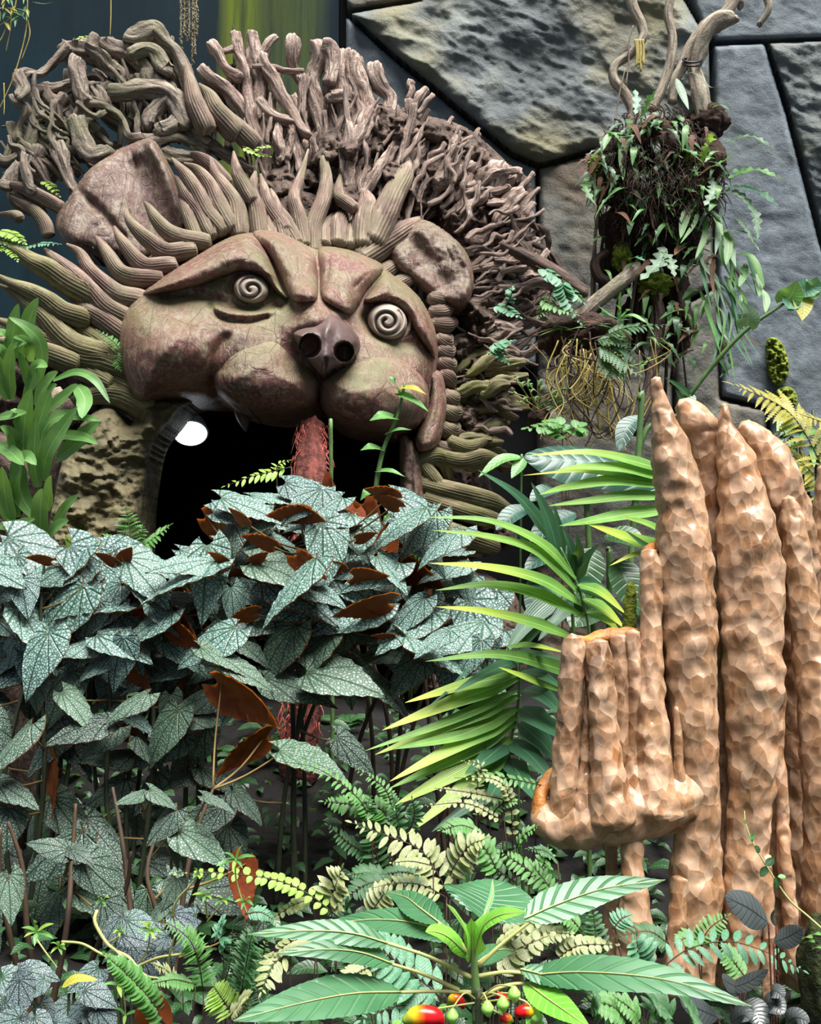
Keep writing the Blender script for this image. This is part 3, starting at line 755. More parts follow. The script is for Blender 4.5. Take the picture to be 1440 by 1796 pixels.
flow(120, [(560, 400), (620, 400), (690, 385), (760, 380), (810, 420), (828, 500)], [(610, 130), (690, 180), (790, 205), (880, 275), (945, 330), (940, 450)], None, (3.2, 12.5), -0.04, 'root', 20, 3)
flow(70, [(470, 360), (560, 400), (640, 390)], [(480, 190), (570, 150), (650, 150)], None, (3.2, 11), 0.12, 'root', 16, 13)
flow(90, [(805, 470), (800, 540), (792, 640), (790, 740)], [(960, 430), (980, 500), (945, 600), (900, 720)], None, (2.5, 9), 0.02, 'root', 18, 23)
flow(26, [(790, 640), (785, 720), (790, 800)], [(925, 600), (915, 700), (890, 830)], None, (7, 12), -0.05, 'lock_green', 10, 33)
flow(26, [(200, 260), (120, 330), (60, 380)], [(90, 110), (20, 200), (-20, 330)], None, (4, 9), 0.2, 'root_grey', 18, 43)
flow(20, [(330, 260), (260, 240), (200, 250)], [(300, 70), (190, 70), (110, 110)], None, (4, 10), 0.22, 'root_grey', 22, 53)
flow(22, [(860, 300), (850, 380), (830, 470)], [(985, 470), (960, 520), (930, 560)], None, (2.5, 5), 0.0, 'root_dark', 26, 63)
flow(14, [(395, 330), (430, 330), (470, 330)], [(370, 110), (420, 60), (480, 90)], None, (3, 8), 0.2, 'root_dark', 18, 73)

flow(60, [(640, 400), (740, 390), (810, 430), (825, 520)], [(690, 200), (790, 230), (900, 330), (930, 480)], None, (2.0, 5.4), -0.14, 'root', 26, 83)
flow(44, [(800, 500), (795, 600), (790, 740)], [(960, 480), (940, 600), (900, 760)], None, (1.6, 4.5), -0.05, 'root', 26, 93)
flow(40, [(330, 270), (200, 280), (100, 340)], [(290, 90), (110, 120), (0, 260)], None, (1.8, 5.0), 0.1, 'root_grey', 24, 103)
flow(30, [(440, 330), (520, 360), (600, 370)], [(430, 130), (530, 130), (620, 150)], None, (2, 5.0), 0.1, 'root', 20, 113)
for mk, ar_ in FINE.items():
    v, f, uv = merge_arrays(ar_)
    tag(link_obj('fine_roots', mesh_np('fine_roots', v, f, M[mk], uv), lion), kind='stuff')

# the lamp in the mouth
lampP = P(334, 748, 7.0)
lamp = thing('tunnel_lamp', 'round white lamp shining inside the lion mouth', 'lamp', lampP)
def m_emit(name, col, s):
    t = NT(name); e = t.n('Emission', i0=col, i1=s); t.link(e.outputs[0], t.out.inputs[0]); return t.m
axis = Vector((0.14, -0.55, -0.70)).normalized()
lc = P(334, 759, 7.0)
R_l = 30 * S(7.0)
M['lamp_metal'] = m_plain('lamp_metal', lin(150, 160, 170), lin(190, 196, 200), 0.35)
M['lamp_lens'] = m_emit('lamp_lens', (0.86, 0.94, 1.0, 1), 4.0)
tube('lamp_housing', lamp, [lc - axis * 0.012, lc - axis * 0.08, lc - axis * 0.16], [R_l, R_l * 0.9, R_l * 0.55], M['lamp_metal'], sides=32, n=12, tip=False)
ringp = []
t1 = axis.orthogonal().normalized(); t2 = axis.cross(t1)
tube('lamp_rim', lamp, [lc + (t1 * math.cos(a) + t2 * math.sin(a)) * R_l for a in np.linspace(0, 2 * math.pi, 25)], R_l * 0.07, M['lamp_metal'], sides=8, n=60, tip=False)
v = [tuple(lc + axis * (0.010 + 0.02 * (1 - q * q)) + (t1 * math.cos(a) + t2 * math.sin(a)) * R_l * 0.95 * q) for q in (1.0, 0.6, 0.3) for a in np.linspace(0, 2 * math.pi, 32, endpoint=False)] + [tuple(lc + axis * 0.03)]
f = [(i * 32 + k, i * 32 + (k + 1) % 32, (i + 1) * 32 + (k + 1) % 32, (i + 1) * 32 + k) for i in range(2) for k in range(32)] + [(64 + k, 64 + (k + 1) % 32, 96) for k in range(32)]
link_obj('lamp_lens', mesh_np('lamp_lens', v, f, M['lamp_lens']), lamp)
tube('lamp_arm', lamp, [lc - axis * 0.14, P(324, 722, 7.05), P(320, 705, 7.1)], [0.018, 0.016, 0.016], M['lamp_metal'], sides=8)

# ------------------------------------------------------------------ red fibrous trunk standing in the mouth
M['fibre_red'] = m_plain('red_fibre', lin(140, 46, 40), lin(214, 120, 104), 0.8, 30, 0.5)
M['fibre_core'] = m_plain('fibre_core', lin(66, 30, 26), lin(130, 70, 60), 0.95, 18, 1.0, 0.03)
M['stem_green'] = m_plain('green_stem', lin(60, 88, 52), lin(104, 134, 74), 0.45, 6)
M['stem_dark'] = m_plain('dark_stem', lin(34, 40, 28), lin(62, 70, 44), 0.6, 6)
M['stem_brown'] = m_plain('brown_stem', lin(44, 32, 24), lin(84, 64, 46), 0.7, 6)
gzv = lambda x, y: float(ground_z(x, y))
def drop(px, py, d):
    """ground point below a photograph pixel at depth d"""
    p = P(px, py, d)
    return Vector((p.x, p.y, gzv(p.x, p.y) - 0.02))
rt = thing('fibrous_trunk', 'slender trunk shaggy with red aerial roots inside the lion mouth', 'trunk', drop(525, 1200, 5.75))
core = [(548, 745, 6.3), (545, 840, 6.1), (535, 950, 5.9), (528, 1080, 5.8), (525, 1250, 5.75)]
cp = [P(*p) for p in core] + [drop(525, 1250, 5.75)]
tube('trunk_core', rt, cp, [20 * S(6.4), 26 * S(6.4), 24 * S(6.4), 25 * S(6.4)], M['fibre_core'], sides=18, n=40, gnarl=0.3)
parts = []
cq = cr(np.array([list(p) for p in cp]), 120)
for i in range(900):
    k = rng.randrange(0, 104); a = rng.random() * 6.28; rr = rng.uniform(0.8, 1.3) * 26 * S(6.0)
    p0 = cq[k] + np.array([math.cos(a) * rr, math.sin(a) * rr, 0])
    ln = rng.uniform(0.05, 0.16)
    p1 = p0 + np.array([rng.uniform(-.03, .03), rng.uniform(-.02, .02), -ln * 0.5]); p2 = p1 + np.array([rng.uniform(-.04, .04), rng.uniform(-.03, .03), -ln * 0.5])
    parts.append(tube_arrays([p0, p1, p2], [0.0035, 0.003, 0.001], 4, 5))
v, f, uv = merge_arrays(parts)
tag(link_obj('red_fibres', mesh_np('red_fibres', v, f, M['fibre_red'], uv), rt), kind='stuff')
bp = thing('bare_green_cane', 'single straight bare green cane before the red trunk', 'cane', drop(583, 1150, 5.55))
tube('cane', bp, [P(580, 735, 5.7), P(581, 860, 5.7), P(583, 1060, 5.7), drop(584, 1150, 5.7)], 3.6 * S(5.7), M['stem_green'], sides=8)
# ------------------------------------------------------------------ helpers: leaves
PROF = {
    'lance': lambda t: np.sin(np.pi * np.clip(t, 0, 1) ** 0.72) ** 0.85,
    'strap': lambda t: np.minimum(1, 0.45 + 2.2 * t) * np.clip((1 - t) * 3.0, 0, 1) ** 0.6,
    'ellip': lambda t: np.sin(np.pi * np.clip(t, 0, 1) ** 0.9) ** 0.65,
    'palm': lambda t: np.minimum(1, 0.25 + 3.0 * t) * np.clip((1 - t) * 1.35, 0, 1) ** 0.75,
    'heart': lambda t: np.interp(t, [0, 0.06, 0.25, 0.5, 0.75, 0.92, 1], [0.5, 0.85, 1, 0.85, 0.5, 0.16, 0]),
}
UPF = Vector((0.05, -0.62, 0.78))

def blade_arrays(pts, width, normal=UPF, nseg=14, nx=4, prof='lance', fold=0.18, serr=0.0, nserr=24, lobe=0.0, nlobe=7, wave=0.0, curl=0.0, ribs=0, sd=0.0):
    p = cr(np.array([list(q) for q in pts], float), nseg + 1)
    tan = np.gradient(p, axis=0); tan /= np.linalg.norm(tan, axis=1)[:, None] + 1e-12
    nr = np.array(list(normal), float)
    side = np.cross(nr[None, :], tan); side /= np.linalg.norm(side, axis=1)[:, None] + 1e-9
    up = np.cross(tan, side)
    t = np.linspace(0, 1, nseg + 1)
    w = PROF[prof](t) * width * 0.5
    if lobe: w = w * (1 - lobe * (0.5 + 0.5 * np.cos(2 * np.pi * nlobe * t)))
    w = np.maximum(w, width * 0.004)
    s = np.linspace(-1, 1, nx + 1)
    Tt, Ss = np.meshgrid(t, s, indexing='ij')
    off = fold * np.abs(Ss) * w[:, None] - curl * Ss ** 2 * w[:, None]
    if wave: off = off + wave * width * np.sin(Tt * 17 + sd + 2 * np.sign(Ss)) * np.abs(Ss) ** 1.5
    if ribs: off = off + 0.008 * width * np.cos(2 * np.pi * (ribs * Tt - 1.5 * np.abs(Ss)))
    q = p[:, None, :] + side[:, None, :] * (Ss * w[:, None])[..., None] + up[:, None, :] * off[..., None]
    if prof == 'heart':
        q = q - tan[:, None, :] * (width * 0.22 * np.abs(Ss) ** 2 * np.clip(1 - Tt * 2.2, 0, 1) ** 2)[..., None]
    if serr:
        k = (np.arange(nseg + 1) % 2 - 0.5) * serr * width
        q[:, 0] += tan * k[:, None]; q[:, -1] += tan * k[:, None]
        q[:, 0] += side * (k * 0.6)[:, None]; q[:, -1] -= side * (k * 0.6)[:, None]
    m = nx + 1
    i = np.arange(nseg)[:, None] * m; j = np.arange(nx)[None, :]
    f = np.stack([i + j, i + j + 1, i + m + j + 1, i + m + j], -1).reshape(-1, 4).tolist()
    return q.reshape(-1, 3), f, np.stack([Tt, Ss], -1).reshape(-1, 2)

def blade(name, parent, pts, width, mat, **kw):
    v, f, uv = blade_arrays(pts, width, **kw)
    return link_obj(name, mesh_np(name, v, f, mat, uv), parent)

def bpx(name, parent, pts, w, mat, **kw):
    d = sum(p[2] for p in pts) / len(pts)
    return blade(name, parent, [P(*p) for p in pts], w * S(d), mat, **kw)

def zd(pts, d0, d1=None):
    """give 2-D photograph points a depth running from d0 to d1"""
    d1 = d0 if d1 is None else d1
    n = max(1, len(pts) - 1)
    return [(p[0], p[1], d0 + (d1 - d0) * i / n) for i, p in enumerate(pts)]

def unit_leaf(name, mat, prof='ellip', width=0.5, nseg=5, nx=2, fold=0.15, droop=0.1, **kw):
    v, f, uv = blade_arrays([(0, 0, 0), (0.5, 0, 0.0), (1, 0, -droop)], width, normal=(0, 0, 1), nseg=nseg, nx=nx, prof=prof, fold=fold, **kw)
    return mesh_np(name, v, f, mat, uv)

def frond(parent, pts, n, plen, leafmesh, stemmat, normal=UPF, ang=0.45, prof=None, sides=(1, -1), jit=0.12, rpx=1.2, base=0.08, wsc=1.0, tipleaf=True):
    """pts (px,py,depth); a midrib part carrying leaflet sub-parts"""
    wp = [P(*p) for p in pts]
    d = sum(p[2] for p in pts) / len(pts)
    r = rpx * S(d)
    fo = tube('frond', parent, wp, [r, r * 0.8, r * 0.35], stemmat, sides=5, n=max(8, 4 * len(pts)))
    q = cr(np.array([list(p) for p in wp]), 60)
    tan = np.gradient(q, axis=0)
    pf = prof or (lambda t: math.sin(math.pi * min(1, 0.22 + 0.78 * t)) ** 0.7 * 0.92 + 0.08)
    par0 = wloc(parent)
    for i in range(n):
        t = base + (1 - base) * (i + 0.5) / n
        for sgn in sides:
            k = min(59, int((t + rng.uniform(-.2, .2) / n) * 59))
            T = Vector(tan[k]).normalized()
            N = Vector(normal) + Vector((rng.uniform(-jit, jit), rng.uniform(-jit, jit), rng.uniform(-jit, jit)))
            side = N.cross(T).normalized() * sgn
            di = side * math.cos(ang) + T * math.sin(ang) + Vector((0, 0, -0.12))
            L_ = plen * S(d) * pf(t) * rng.uniform(0.88, 1.1)
            leaf = bpy.data.objects.new('leaflet', leafmesh); COL.objects.link(leaf)
            leaf.parent = fo
            leaf.matrix_basis = Matrix.Translation(-par0) @ frame_matrix(Vector(q[k]), di, N, L_, L_ * wsc, L_) if False else frame_matrix(Vector(q[k]) - wloc_full(fo), di, N, L_, L_ * wsc, L_)
    if tipleaf:
        leaf = bpy.data.objects.new('leaflet', leafmesh); COL.objects.link(leaf); leaf.parent = fo
        L_ = plen * S(d) * 0.35
        leaf.matrix_basis = frame_matrix(Vector(q[-1]) - wloc_full(fo), Vector(tan[-1]), Vector(normal), L_, L_, L_)
    return fo

def wloc_full(o):
    """world position of an unrotated part's origin"""
    return Vector((0, 0, 0))   # part meshes are stored in world coordinates and moved back by their thing's origin

def stem(parent, pts, r, mat='stem_green', name='stem', **kw):
    return tpx(name, parent, pts, r, M[mat], sides=kw.pop('sides', 6), **kw)

# leaf materials
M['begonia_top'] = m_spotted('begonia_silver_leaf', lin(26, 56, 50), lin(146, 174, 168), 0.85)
M['begonia_low'] = m_spotted('begonia_shaded_fleck_leaf', lin(12, 27, 20), lin(130, 152, 138), 0.5)  # duller silver flecks; shade below the canopy is put into the colour
def m_under():
    t = NT('begonia_red_underside')
    n = t.noise(t.coord('Object'), 5, 4)
    col = t.ramp(n, [(0.3, lin(128, 56, 30)), (0.55, lin(176, 96, 40)), (0.75, lin(146, 118, 50))])
    col = t.mix(t.math('MULTIPLY', t.rnd(), 0.6), col, lin(112, 40, 34))
    return t.finish(col, 0.5, n, 0.3, 0.01, 0.4, 0.45, lin(240, 120, 30))
M['begonia_under'] = m_under()
M['strap'] = m_leaf('strap_leaf', lin(76, 122, 58), lin(114, 158, 88), lin(140, 180, 112), 0.36, 0.28, 6)
M['palm'] = m_leaf('palm_leaflet', lin(78, 132, 56), lin(128, 178, 84), lin(176, 206, 104), 0.34, 0.35, 5, tip=lin(206, 214, 84))
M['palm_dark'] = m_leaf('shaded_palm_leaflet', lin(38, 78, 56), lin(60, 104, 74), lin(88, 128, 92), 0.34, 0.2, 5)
M['broad'] = m_leaf('broad_glossy_leaf', lin(26, 60, 48), lin(48, 88, 72), lin(60, 98, 80), 0.38, 0.12)
M['fern'] = m_leaf('fern_green', lin(50, 104, 46), lin(90, 146, 66), lin(120, 164, 86), 0.45, 0.3)
M['fern_dark'] = m_leaf('fern_deep_green', lin(26, 68, 36), lin(50, 102, 52), lin(76, 126, 66), 0.45, 0.25)
M['fern_pale'] = m_leaf('fern_pale_bronze', lin(112, 124, 72), lin(152, 160, 108), lin(136, 114, 80), 0.42, 0.2)
M['fern_blue'] = m_leaf('fern_blue_green', lin(54, 108, 78), lin(88, 142, 106), lin(104, 150, 118), 0.45, 0.2)
M['fern_lime'] = m_leaf('fern_lime', lin(120, 168, 54), lin(168, 200, 92), lin(190, 212, 116), 0.45, 0.4)
M['fern_gold'] = m_leaf('fern_gold', lin(134, 130, 40), lin(178, 170, 70), lin(150, 120, 50), 0.45, 0.35)
M['grey_leaf'] = m_leaf('grey_green_leaf', lin(84, 116, 88), lin(126, 154, 122), lin(146, 166, 138), 0.5, 0.2)
M['impatiens'] = m_leaf('toothed_leaf', lin(44, 92, 58), lin(76, 126, 84), lin(120, 162, 118), 0.36, 0.15, bstr=0.6)
M['impatiens_young'] = m_leaf('young_toothed_leaf', lin(88, 170, 50), lin(140, 208, 80), lin(180, 226, 120), 0.32, 0.3)
M['green_leaf'] = m_leaf('mid_green_leaf', lin(60, 116, 60), lin(110, 164, 86), lin(150, 190, 120), 0.36, 0.25)
M['dark_leaf'] = m_leaf('dark_green_leaf', lin(24, 52, 30), lin(50, 88, 46), lin(70, 110, 62), 0.35, 0.15)
M['dead_leaf'] = m_leaf('dead_brown_leaf', lin(70, 44, 34), lin(116, 78, 56), lin(90, 60, 40), 0.8, 0.15)
M['purple_leaf'] = m_leaf('charcoal_leaf', lin(44, 48, 48), lin(78, 84, 84), lin(22, 26, 26), 0.3, 0.03)
M['silver_black'] = m_spotted('silver_black_leaf', lin(14, 22, 26), lin(150, 168, 176), 0.55, 0.3)
M['yellow_leaf'] = m_leaf('yellowing_leaf', lin(176, 176, 60), lin(206, 190, 80), lin(120, 140, 60), 0.45, 0.35)
M['petiole'] = m_plain('pale_petiole', lin(150, 150, 92), lin(190, 186, 120), 0.5, 8)
M['petiole_red'] = m_plain('reddish_petiole', lin(92, 70, 42), lin(132, 110, 66), 0.5, 8)
M['moss'] = m_plain('moss', lin(66, 84, 24), lin(146, 158, 48), 0.95, 26, 1.0, 0.03)
M['aerial'] = m_plain('yellow_aerial_root', lin(128, 112, 52), lin(186, 168, 96), 0.6, 12)

# ------------------------------------------------------------------ the stalagmite stone on the right
def m_onyx():
    t = NT('honey_onyx')
    ob = t.coord('Object')
    n1 = t.noise(ob, 3.2, 5, 0.6, 0.5)
    n2 = t.noise(ob, 14, 5, 0.65, 0.8)
    col = t.ramp(n1, [(0.30, lin(98, 62, 36)), (0.46, lin(144, 102, 68)), (0.62, lin(172, 130, 96)), (0.75, lin(160, 98, 52))])
    col = t.mix(t.ramp(n2, [(0.42, (0, 0, 0)), (0.66, (0.75,) * 3)]), col, lin(204, 164, 130))
    n3 = t.noise(ob, 5.5, 4, 0.6)
    col = t.mix(t.ramp(n3, [(0.58, (0, 0, 0)), (0.74, (0.75,) * 3)]), col, lin(152, 92, 38))
    big_ = t.noise(t.coord('Object', (2.0, 2.0, 0.8)), 1.6, 4, 0.6)
    col = t.mix(t.ramp(big_, [(0.46, (0, 0, 0)), (0.66, (0.65,) * 3)]), col, lin(112, 82, 44))
    wv = t.mix(0.025, ob, t.n('TexNoise', Vector=ob, Scale=14.0).outputs[1])
    vn = t.n('TexVoronoi', Vector=t.n('Mapping', i0=wv, i3=(1, 1, 0.7)).outputs[0], Scale=30, _feature='F1')
    cell = t.sep(vn.outputs['Color'])[0]
    col = t.mix(t.math('MULTIPLY', t.math('POWER', cell, 2.0), 0.32), col, lin(232, 204, 178))
    ed = t.n('TexVoronoi', Vector=t.n('Mapping', i0=wv, i3=(1, 1, 0.7)).outputs[0], Scale=30, _feature='DISTANCE_TO_EDGE').outputs['Distance']
    col = t.mix(t.ramp(ed, [(0.0, (0.14,) * 3), (0.09, (0, 0, 0))]), col, lin(226, 196, 168))  # glow of light along the facet edges, put into the colour
    v2 = t.n('TexVoronoi', Vector=wv, Scale=19.0, _feature='SMOOTH_F1').outputs['Distance']
    h = t.math('ADD', t.math('MULTIPLY', vn.outputs['Distance'], 0.9), t.math('MULTIPLY', v2, 0.5))
    rg_ = t.math('ADD', 0.26, t.math('MULTIPLY', cell, 0.3))
    return t.finish(col, rg_, h, 0.45, 0.02, 0.5, sss=0.4, srad=(1.0, 0.42, 0.18), sscale=0.026)
M['onyx'] = m_onyx()
M['onyx_orange'] = m_plain('rusty_onyx', lin(150, 84, 30), lin(214, 150, 80), 0.5, 14, 0.8, 0.02)

onyx = thing('stalagmite_stone', 'honey pink onyx stone of fused stalagmite columns with a basin', 'stone', drop(1270, 1700, 3.25))
def column(pts, rad, name='column', mat='onyx', facet=0.010, lowf=0.10, flat=1.0):
    d = [p[2] for p in pts]
    ln = sum(math.dist(a[:2], b[:2]) for a, b in zip(pts, pts[1:]))
    rr = np.interp(np.linspace(0, 1, len(pts)), np.linspace(0, 1, len(rad)), rad) * np.array([S(x) for x in d])
    sides = int(max(18, min(56, max(rad) * 1.15)))
    v, f, uv = tube_arrays([P(*p) for p in pts], list(rr), sides, int(max(14, ln / 5)), flat=flat)
    m = len(v) - 2
    nr = m // sides
    ring = v[:m].reshape(nr, sides, 3); c = ring.mean(1, keepdims=True)
    dv = ring - c; L_ = np.linalg.norm(dv, axis=2, keepdims=True); un = dv / (L_ + 1e-9)
    x, y, z = ring[..., 0], ring[..., 1], ring[..., 2]
    dis = L_[..., 0] * lowf * (2 * fbm(x * 11, y * 11, z * 7, 3)) + facet * (1.5 * np.abs(fbm(x * 20, y * 20, z * 15, 2)) - 0.6) + L_[..., 0] * 0.035 * np.sin(z * 60 + 5 * vnoise(x * 6, y * 6, z * 5))
    v[:m] = (ring + un * dis[..., None]).reshape(-1, 3)
    return link_obj(name, mesh_np(name, v, f, M[mat], uv), onyx)
column([(1150, 664, 3.20), (1160, 720, 3.20), (1176, 790, 3.20), (1195, 920, 3.20), (1207, 1100, 3.18), (1218, 1300, 3.16), (1224, 1450, 3.15), (1222, 1580, 3.14), (1214, 1720, 3.14)], [9, 20, 36, 45, 48, 42, 40, 46, 38])
column([(1196, 706, 3.30), (1218, 736, 3.30), (1240, 800, 3.32), (1252, 1000, 3.34), (1262, 1200, 3.34), (1268, 1400, 3.32), (1262, 1560, 3.30), (1256, 1720, 3.30)], [16, 30, 38, 42, 44, 40, 36, 32])
column([(1270, 710, 3.22), (1274, 750, 3.22), (1290, 810, 3.22), (1312, 950, 3.20), (1322, 1150, 3.18), (1322, 1300, 3.17), (1312, 1450, 3.16), (1306, 1580, 3.15), (1300, 1720, 3.15)], [9, 16, 35, 52, 52, 48, 38, 38, 32])
column([(1304, 744, 3.34), (1330, 775, 3.34), (1358, 840, 3.34), (1382, 960, 3.38), (1386, 1150, 3.42), (1392, 1400, 3.44), (1400, 1720, 3.44)], [14, 30, 42, 50, 46, 40, 36])
column([(1383, 874, 3.24), (1392, 930, 3.24), (1408, 1050, 3.22), (1428, 1200, 3.20), (1448, 1400, 3.18), (1450, 1720, 3.18)], [13, 25, 30, 34, 40, 44])
column([(1440, 820, 3.5), (1460, 1000, 3.5), (1490, 1300, 3.5), (1500, 1720, 3.5)], [10, 40, 60, 60])
for cx_, ct_, cr_ in ((1215, 860, 40), (1280, 900, 44), (1350, 920, 46), (1420, 960, 46)):
    column([(cx_ - 8, ct_, 3.52), (cx_, 1100, 3.52), (cx_ + 16, 1400, 3.5), (cx_ + 20, 1700, 3.5)], [cr_ * 0.6, cr_, cr_, cr_])
for cx_ in (1030, 1078, 1120, 1160):
    column([(cx_, 1130, 3.24), (cx_, 1250, 3.24), (cx_ + 2, 1430, 3.2)], [20, 24, 28])
column([(1352, 1220, 3.17), (1362, 1330, 3.15), (1374, 1430, 3.14), (1376, 1500, 3.13), (1386, 1600, 3.12), (1390, 1700, 3.12)], [22, 15, 12, 14, 13, 16])
column([(1412, 1200, 3.22), (1420, 1380, 3.20), (1424, 1480, 3.20), (1426, 1560, 3.20)], [12, 15, 13, 9])
column([(1003, 1118, 3.10), (1004, 1150, 3.10), (1002, 1220, 3.10), (995, 1310, 3.10), (984, 1440, 3.08)], [17, 22, 22, 24, 27])
column([(1030, 1185, 3.11), (1029, 1260, 3.10), (1026, 1340, 3.09), (1022, 1430, 3.07)], [6, 9, 12, 26])
column([(1048, 1126, 3.09), (1053, 1170, 3.08), (1058, 1240, 3.07), (1064, 1330, 3.06), (1074, 1440, 3.05)], [19, 26, 27, 31, 46])
column([(1085, 1114, 3.16), (1088, 1200, 3.16), (1092, 1300, 3.16), (1096, 1400, 3.16)], [15, 20, 20, 24])
column([(1110, 1108, 3.14), (1113, 1200, 3.14), (1116, 1300, 3.14), (1122, 1430, 3.08)], [12, 15, 18, 36])
column([(1138, 966, 3.18), (1140, 1010, 3.17), (1142, 1120, 3.16), (1143, 1230, 3.13), (1146, 1320, 3.11), (1152, 1430, 3.08)], [15, 21, 21, 25, 32, 46])
column([(1168, 980, 3.26), (1172, 1150, 3.26), (1176, 1300, 3.22), (1180, 1420, 3.18)], [16, 22, 18, 30], mat='onyx')
column([(1187, 1240, 3.12), (1190, 1320, 3.10), (1192, 1400, 3.10)], [6, 10, 16])
column([(1106, 1024, 3.34), (1105, 1060, 3.34), (1103, 1130, 3.34)], [8, 12, 13], mat='moss', facet=0.006)
# basin, its rim, legs
column([(950, 1405, 3.14), (962, 1440, 3.10), (1000, 1444, 3.10), (1060, 1434, 3.10), (1120, 1416, 3.12), (1170, 1400, 3.14), (1210, 1385, 3.18)], [16, 34, 44, 50, 54, 54, 50], 'basin', facet=0.008, lowf=0.07)
column([(984, 1345, 3.20), (962, 1368, 3.16), (948, 1400, 3.12), (948, 1430, 3.10)], [8, 13, 15, 17], 'basin_rim', 'onyx_orange', facet=0.006)
column([(1000, 1122, 3.13), (1030, 1128, 3.18), (1060, 1120, 3.2), (1095, 1116, 3.2), (1120, 1114, 3.22)], [10, 15, 18, 16, 12], 'basin_floor', 'onyx_orange', facet=0.008)
column([(1134, 968, 3.2), (1152, 962, 3.24), (1170, 972, 3.27)], [12, 14, 12], 'basin_floor', 'onyx_orange', facet=0.008)
column([(1104, 1450, 3.10), (1108, 1520, 3.08), (1112, 1590, 3.06), (1116, 1680, 3.06)], [22, 22, 30, 38])
column([(1072, 1450, 3.2), (1072, 1560, 3.2), (1064, 1660, 3.2), (1060, 1720, 3.2)], [12, 11, 16, 22])
column([(1196, 1540, 3.10), (1186, 1640, 3.08), (1178, 1740, 3.08)], [16, 18, 22])
column([(1246, 1560, 3.10), (1240, 1660, 3.1), (1236, 1740, 3.1)], [16, 18, 18])
column([(1340, 1500, 3.12), (1348, 1640, 3.1), (1346, 1760, 3.1)], [14, 13, 12])

# ------------------------------------------------------------------ cane begonias
def begonia_mesh(seed, topm):
    rg = random.Random(seed)
    nt, ns = 15, 8
    ts = np.linspace(0, 1, nt + 1); ss = np.linspace(-1, 1, ns + 1)
    a = rg.uniform(0.75, 0.95); b = rg.uniform(1.05, 1.25)
    prof = lambda t: np.interp(t, [0, .06, .16, .30, .48, .68, .86, 1], [.16, .27, .345, .36, .30, .19, .075, 0.0])
    dr, cv, tw = rg.uniform(0.12, 0.34), rg.uniform(0.15, 0.7), rg.uniform(-0.25, 0.25)
    v = []
    for i, t in enumerate(ts):
        for s in ss:
            w = prof(t) * (a if s < 0 else b)
            back = 0.17 * s * s * max(0, 1 - 2.0 * t) * (0.6 if s < 0 else 1.3)
            x = t - back; y = s * w
            if abs(s) == 1 and 0 < i < nt:
                k = (i % 2 - 0.5) * 0.026
                x += k; y += math.copysign(k * 0.9, s)
            z = -dr * t * t - cv * y * y * 1.2 + 0.10 * abs(y) + tw * t * y + 0.012 * math.sin((t - 0.7 * abs(y)) * 38) * (abs(s) ** 0.5)
            v.append((x, y, z))
    v = np.array(v); m = ns + 1
    f = [(i * m + j, (i + 1) * m + j, (i + 1) * m + j + 1, i * m + j + 1) for i in range(nt) for j in range(ns)]
    n0 = len(v)
    v2 = v.copy(); v2[:, 2] -= 0.012
    f = [tr for q in f for tr in ((q[0], q[1], q[2]), (q[0], q[2], q[3]))]
    f2 = [tuple(n0 + k for k in reversed(q)) for q in f]
    return mesh_np('begonia_leaf', np.vstack([v, v2]), f + f2, [topm, M['begonia_under']], mi=[0] * len(f) + [1] * len(f2))
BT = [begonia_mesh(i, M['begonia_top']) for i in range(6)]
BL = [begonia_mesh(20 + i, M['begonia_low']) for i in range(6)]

rb = random.Random(99)
ytop = lambda x: np.interp(x, [0, 60, 120, 200, 300, 360, 400, 440, 480, 560, 620, 700, 760, 800, 830, 870], [975, 960, 985, 990, 985, 960, 905, 880, 866, 880, 905, 905, 930, 985, 1060, 1120])
bplants = []
for lab, (bx, by, bd) in [
    ('silver-leaved cane begonia at the left edge under the strap-leaved orchid', (60, 1500, 4.4)),
    ('silver-leaved cane begonia rising in front of the small bright fern', (215, 1480, 4.5)),
    ('silver-leaved cane begonia just below the shining tunnel lamp', (370, 1460, 4.6)),
    ('tallest silver-leaved cane begonia, in front of the red shaggy trunk', (500, 1430, 4.7)),
    ('orange-backed cane begonia in front of the lion jaw post', (640, 1420, 4.9)),
    ('cane begonia with speckled leaves beside the yellow-green palm', (760, 1380, 4.8)),
    ('low dark begonia with flecked leaves in the lower left shade', (120, 1640, 3.7)),
    ('low flecked begonia left of the pale bronze ferns', (300, 1600, 3.7))]:
    t = thing('cane_begonia', lab, 'begonia', drop(bx, by, bd), 'cane begonias in front of the lion')
    bplants.append((t, bx, by, bd, []))

def put_leaf(par, x, y, d, ang, lenpx, tilt=None, low=False, flip=False, pet=True, cane=None):
    base = P(x, y, d)
    di = Vector((math.cos(ang), rb.uniform(-0.55, 0.05), -math.sin(ang)))
    nrm = Vector((rb.uniform(-0.3, 0.3), rb.uniform(-0.75, -0.15) if tilt is None else tilt, 0.78))
    if flip: nrm = Vector((rb.uniform(-.3, .3), 0.75, 0.65))
    L_ = lenpx * S(d)
    mt = frame_matrix(base, di, nrm, L_, L_ * rb.uniform(0.72, 0.92), L_)
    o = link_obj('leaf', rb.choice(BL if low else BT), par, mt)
    if pet and cane is not None:
        b = Vector(cane)
        mid = (base + b) * 0.5 + Vector((0, 0, -0.02))
        tube('petiole', par, [b, mid, base + di.normalized() * 0.02], [0.006, 0.0045, 0.004], M['petiole_red'], sides=5, n=7)
    return o

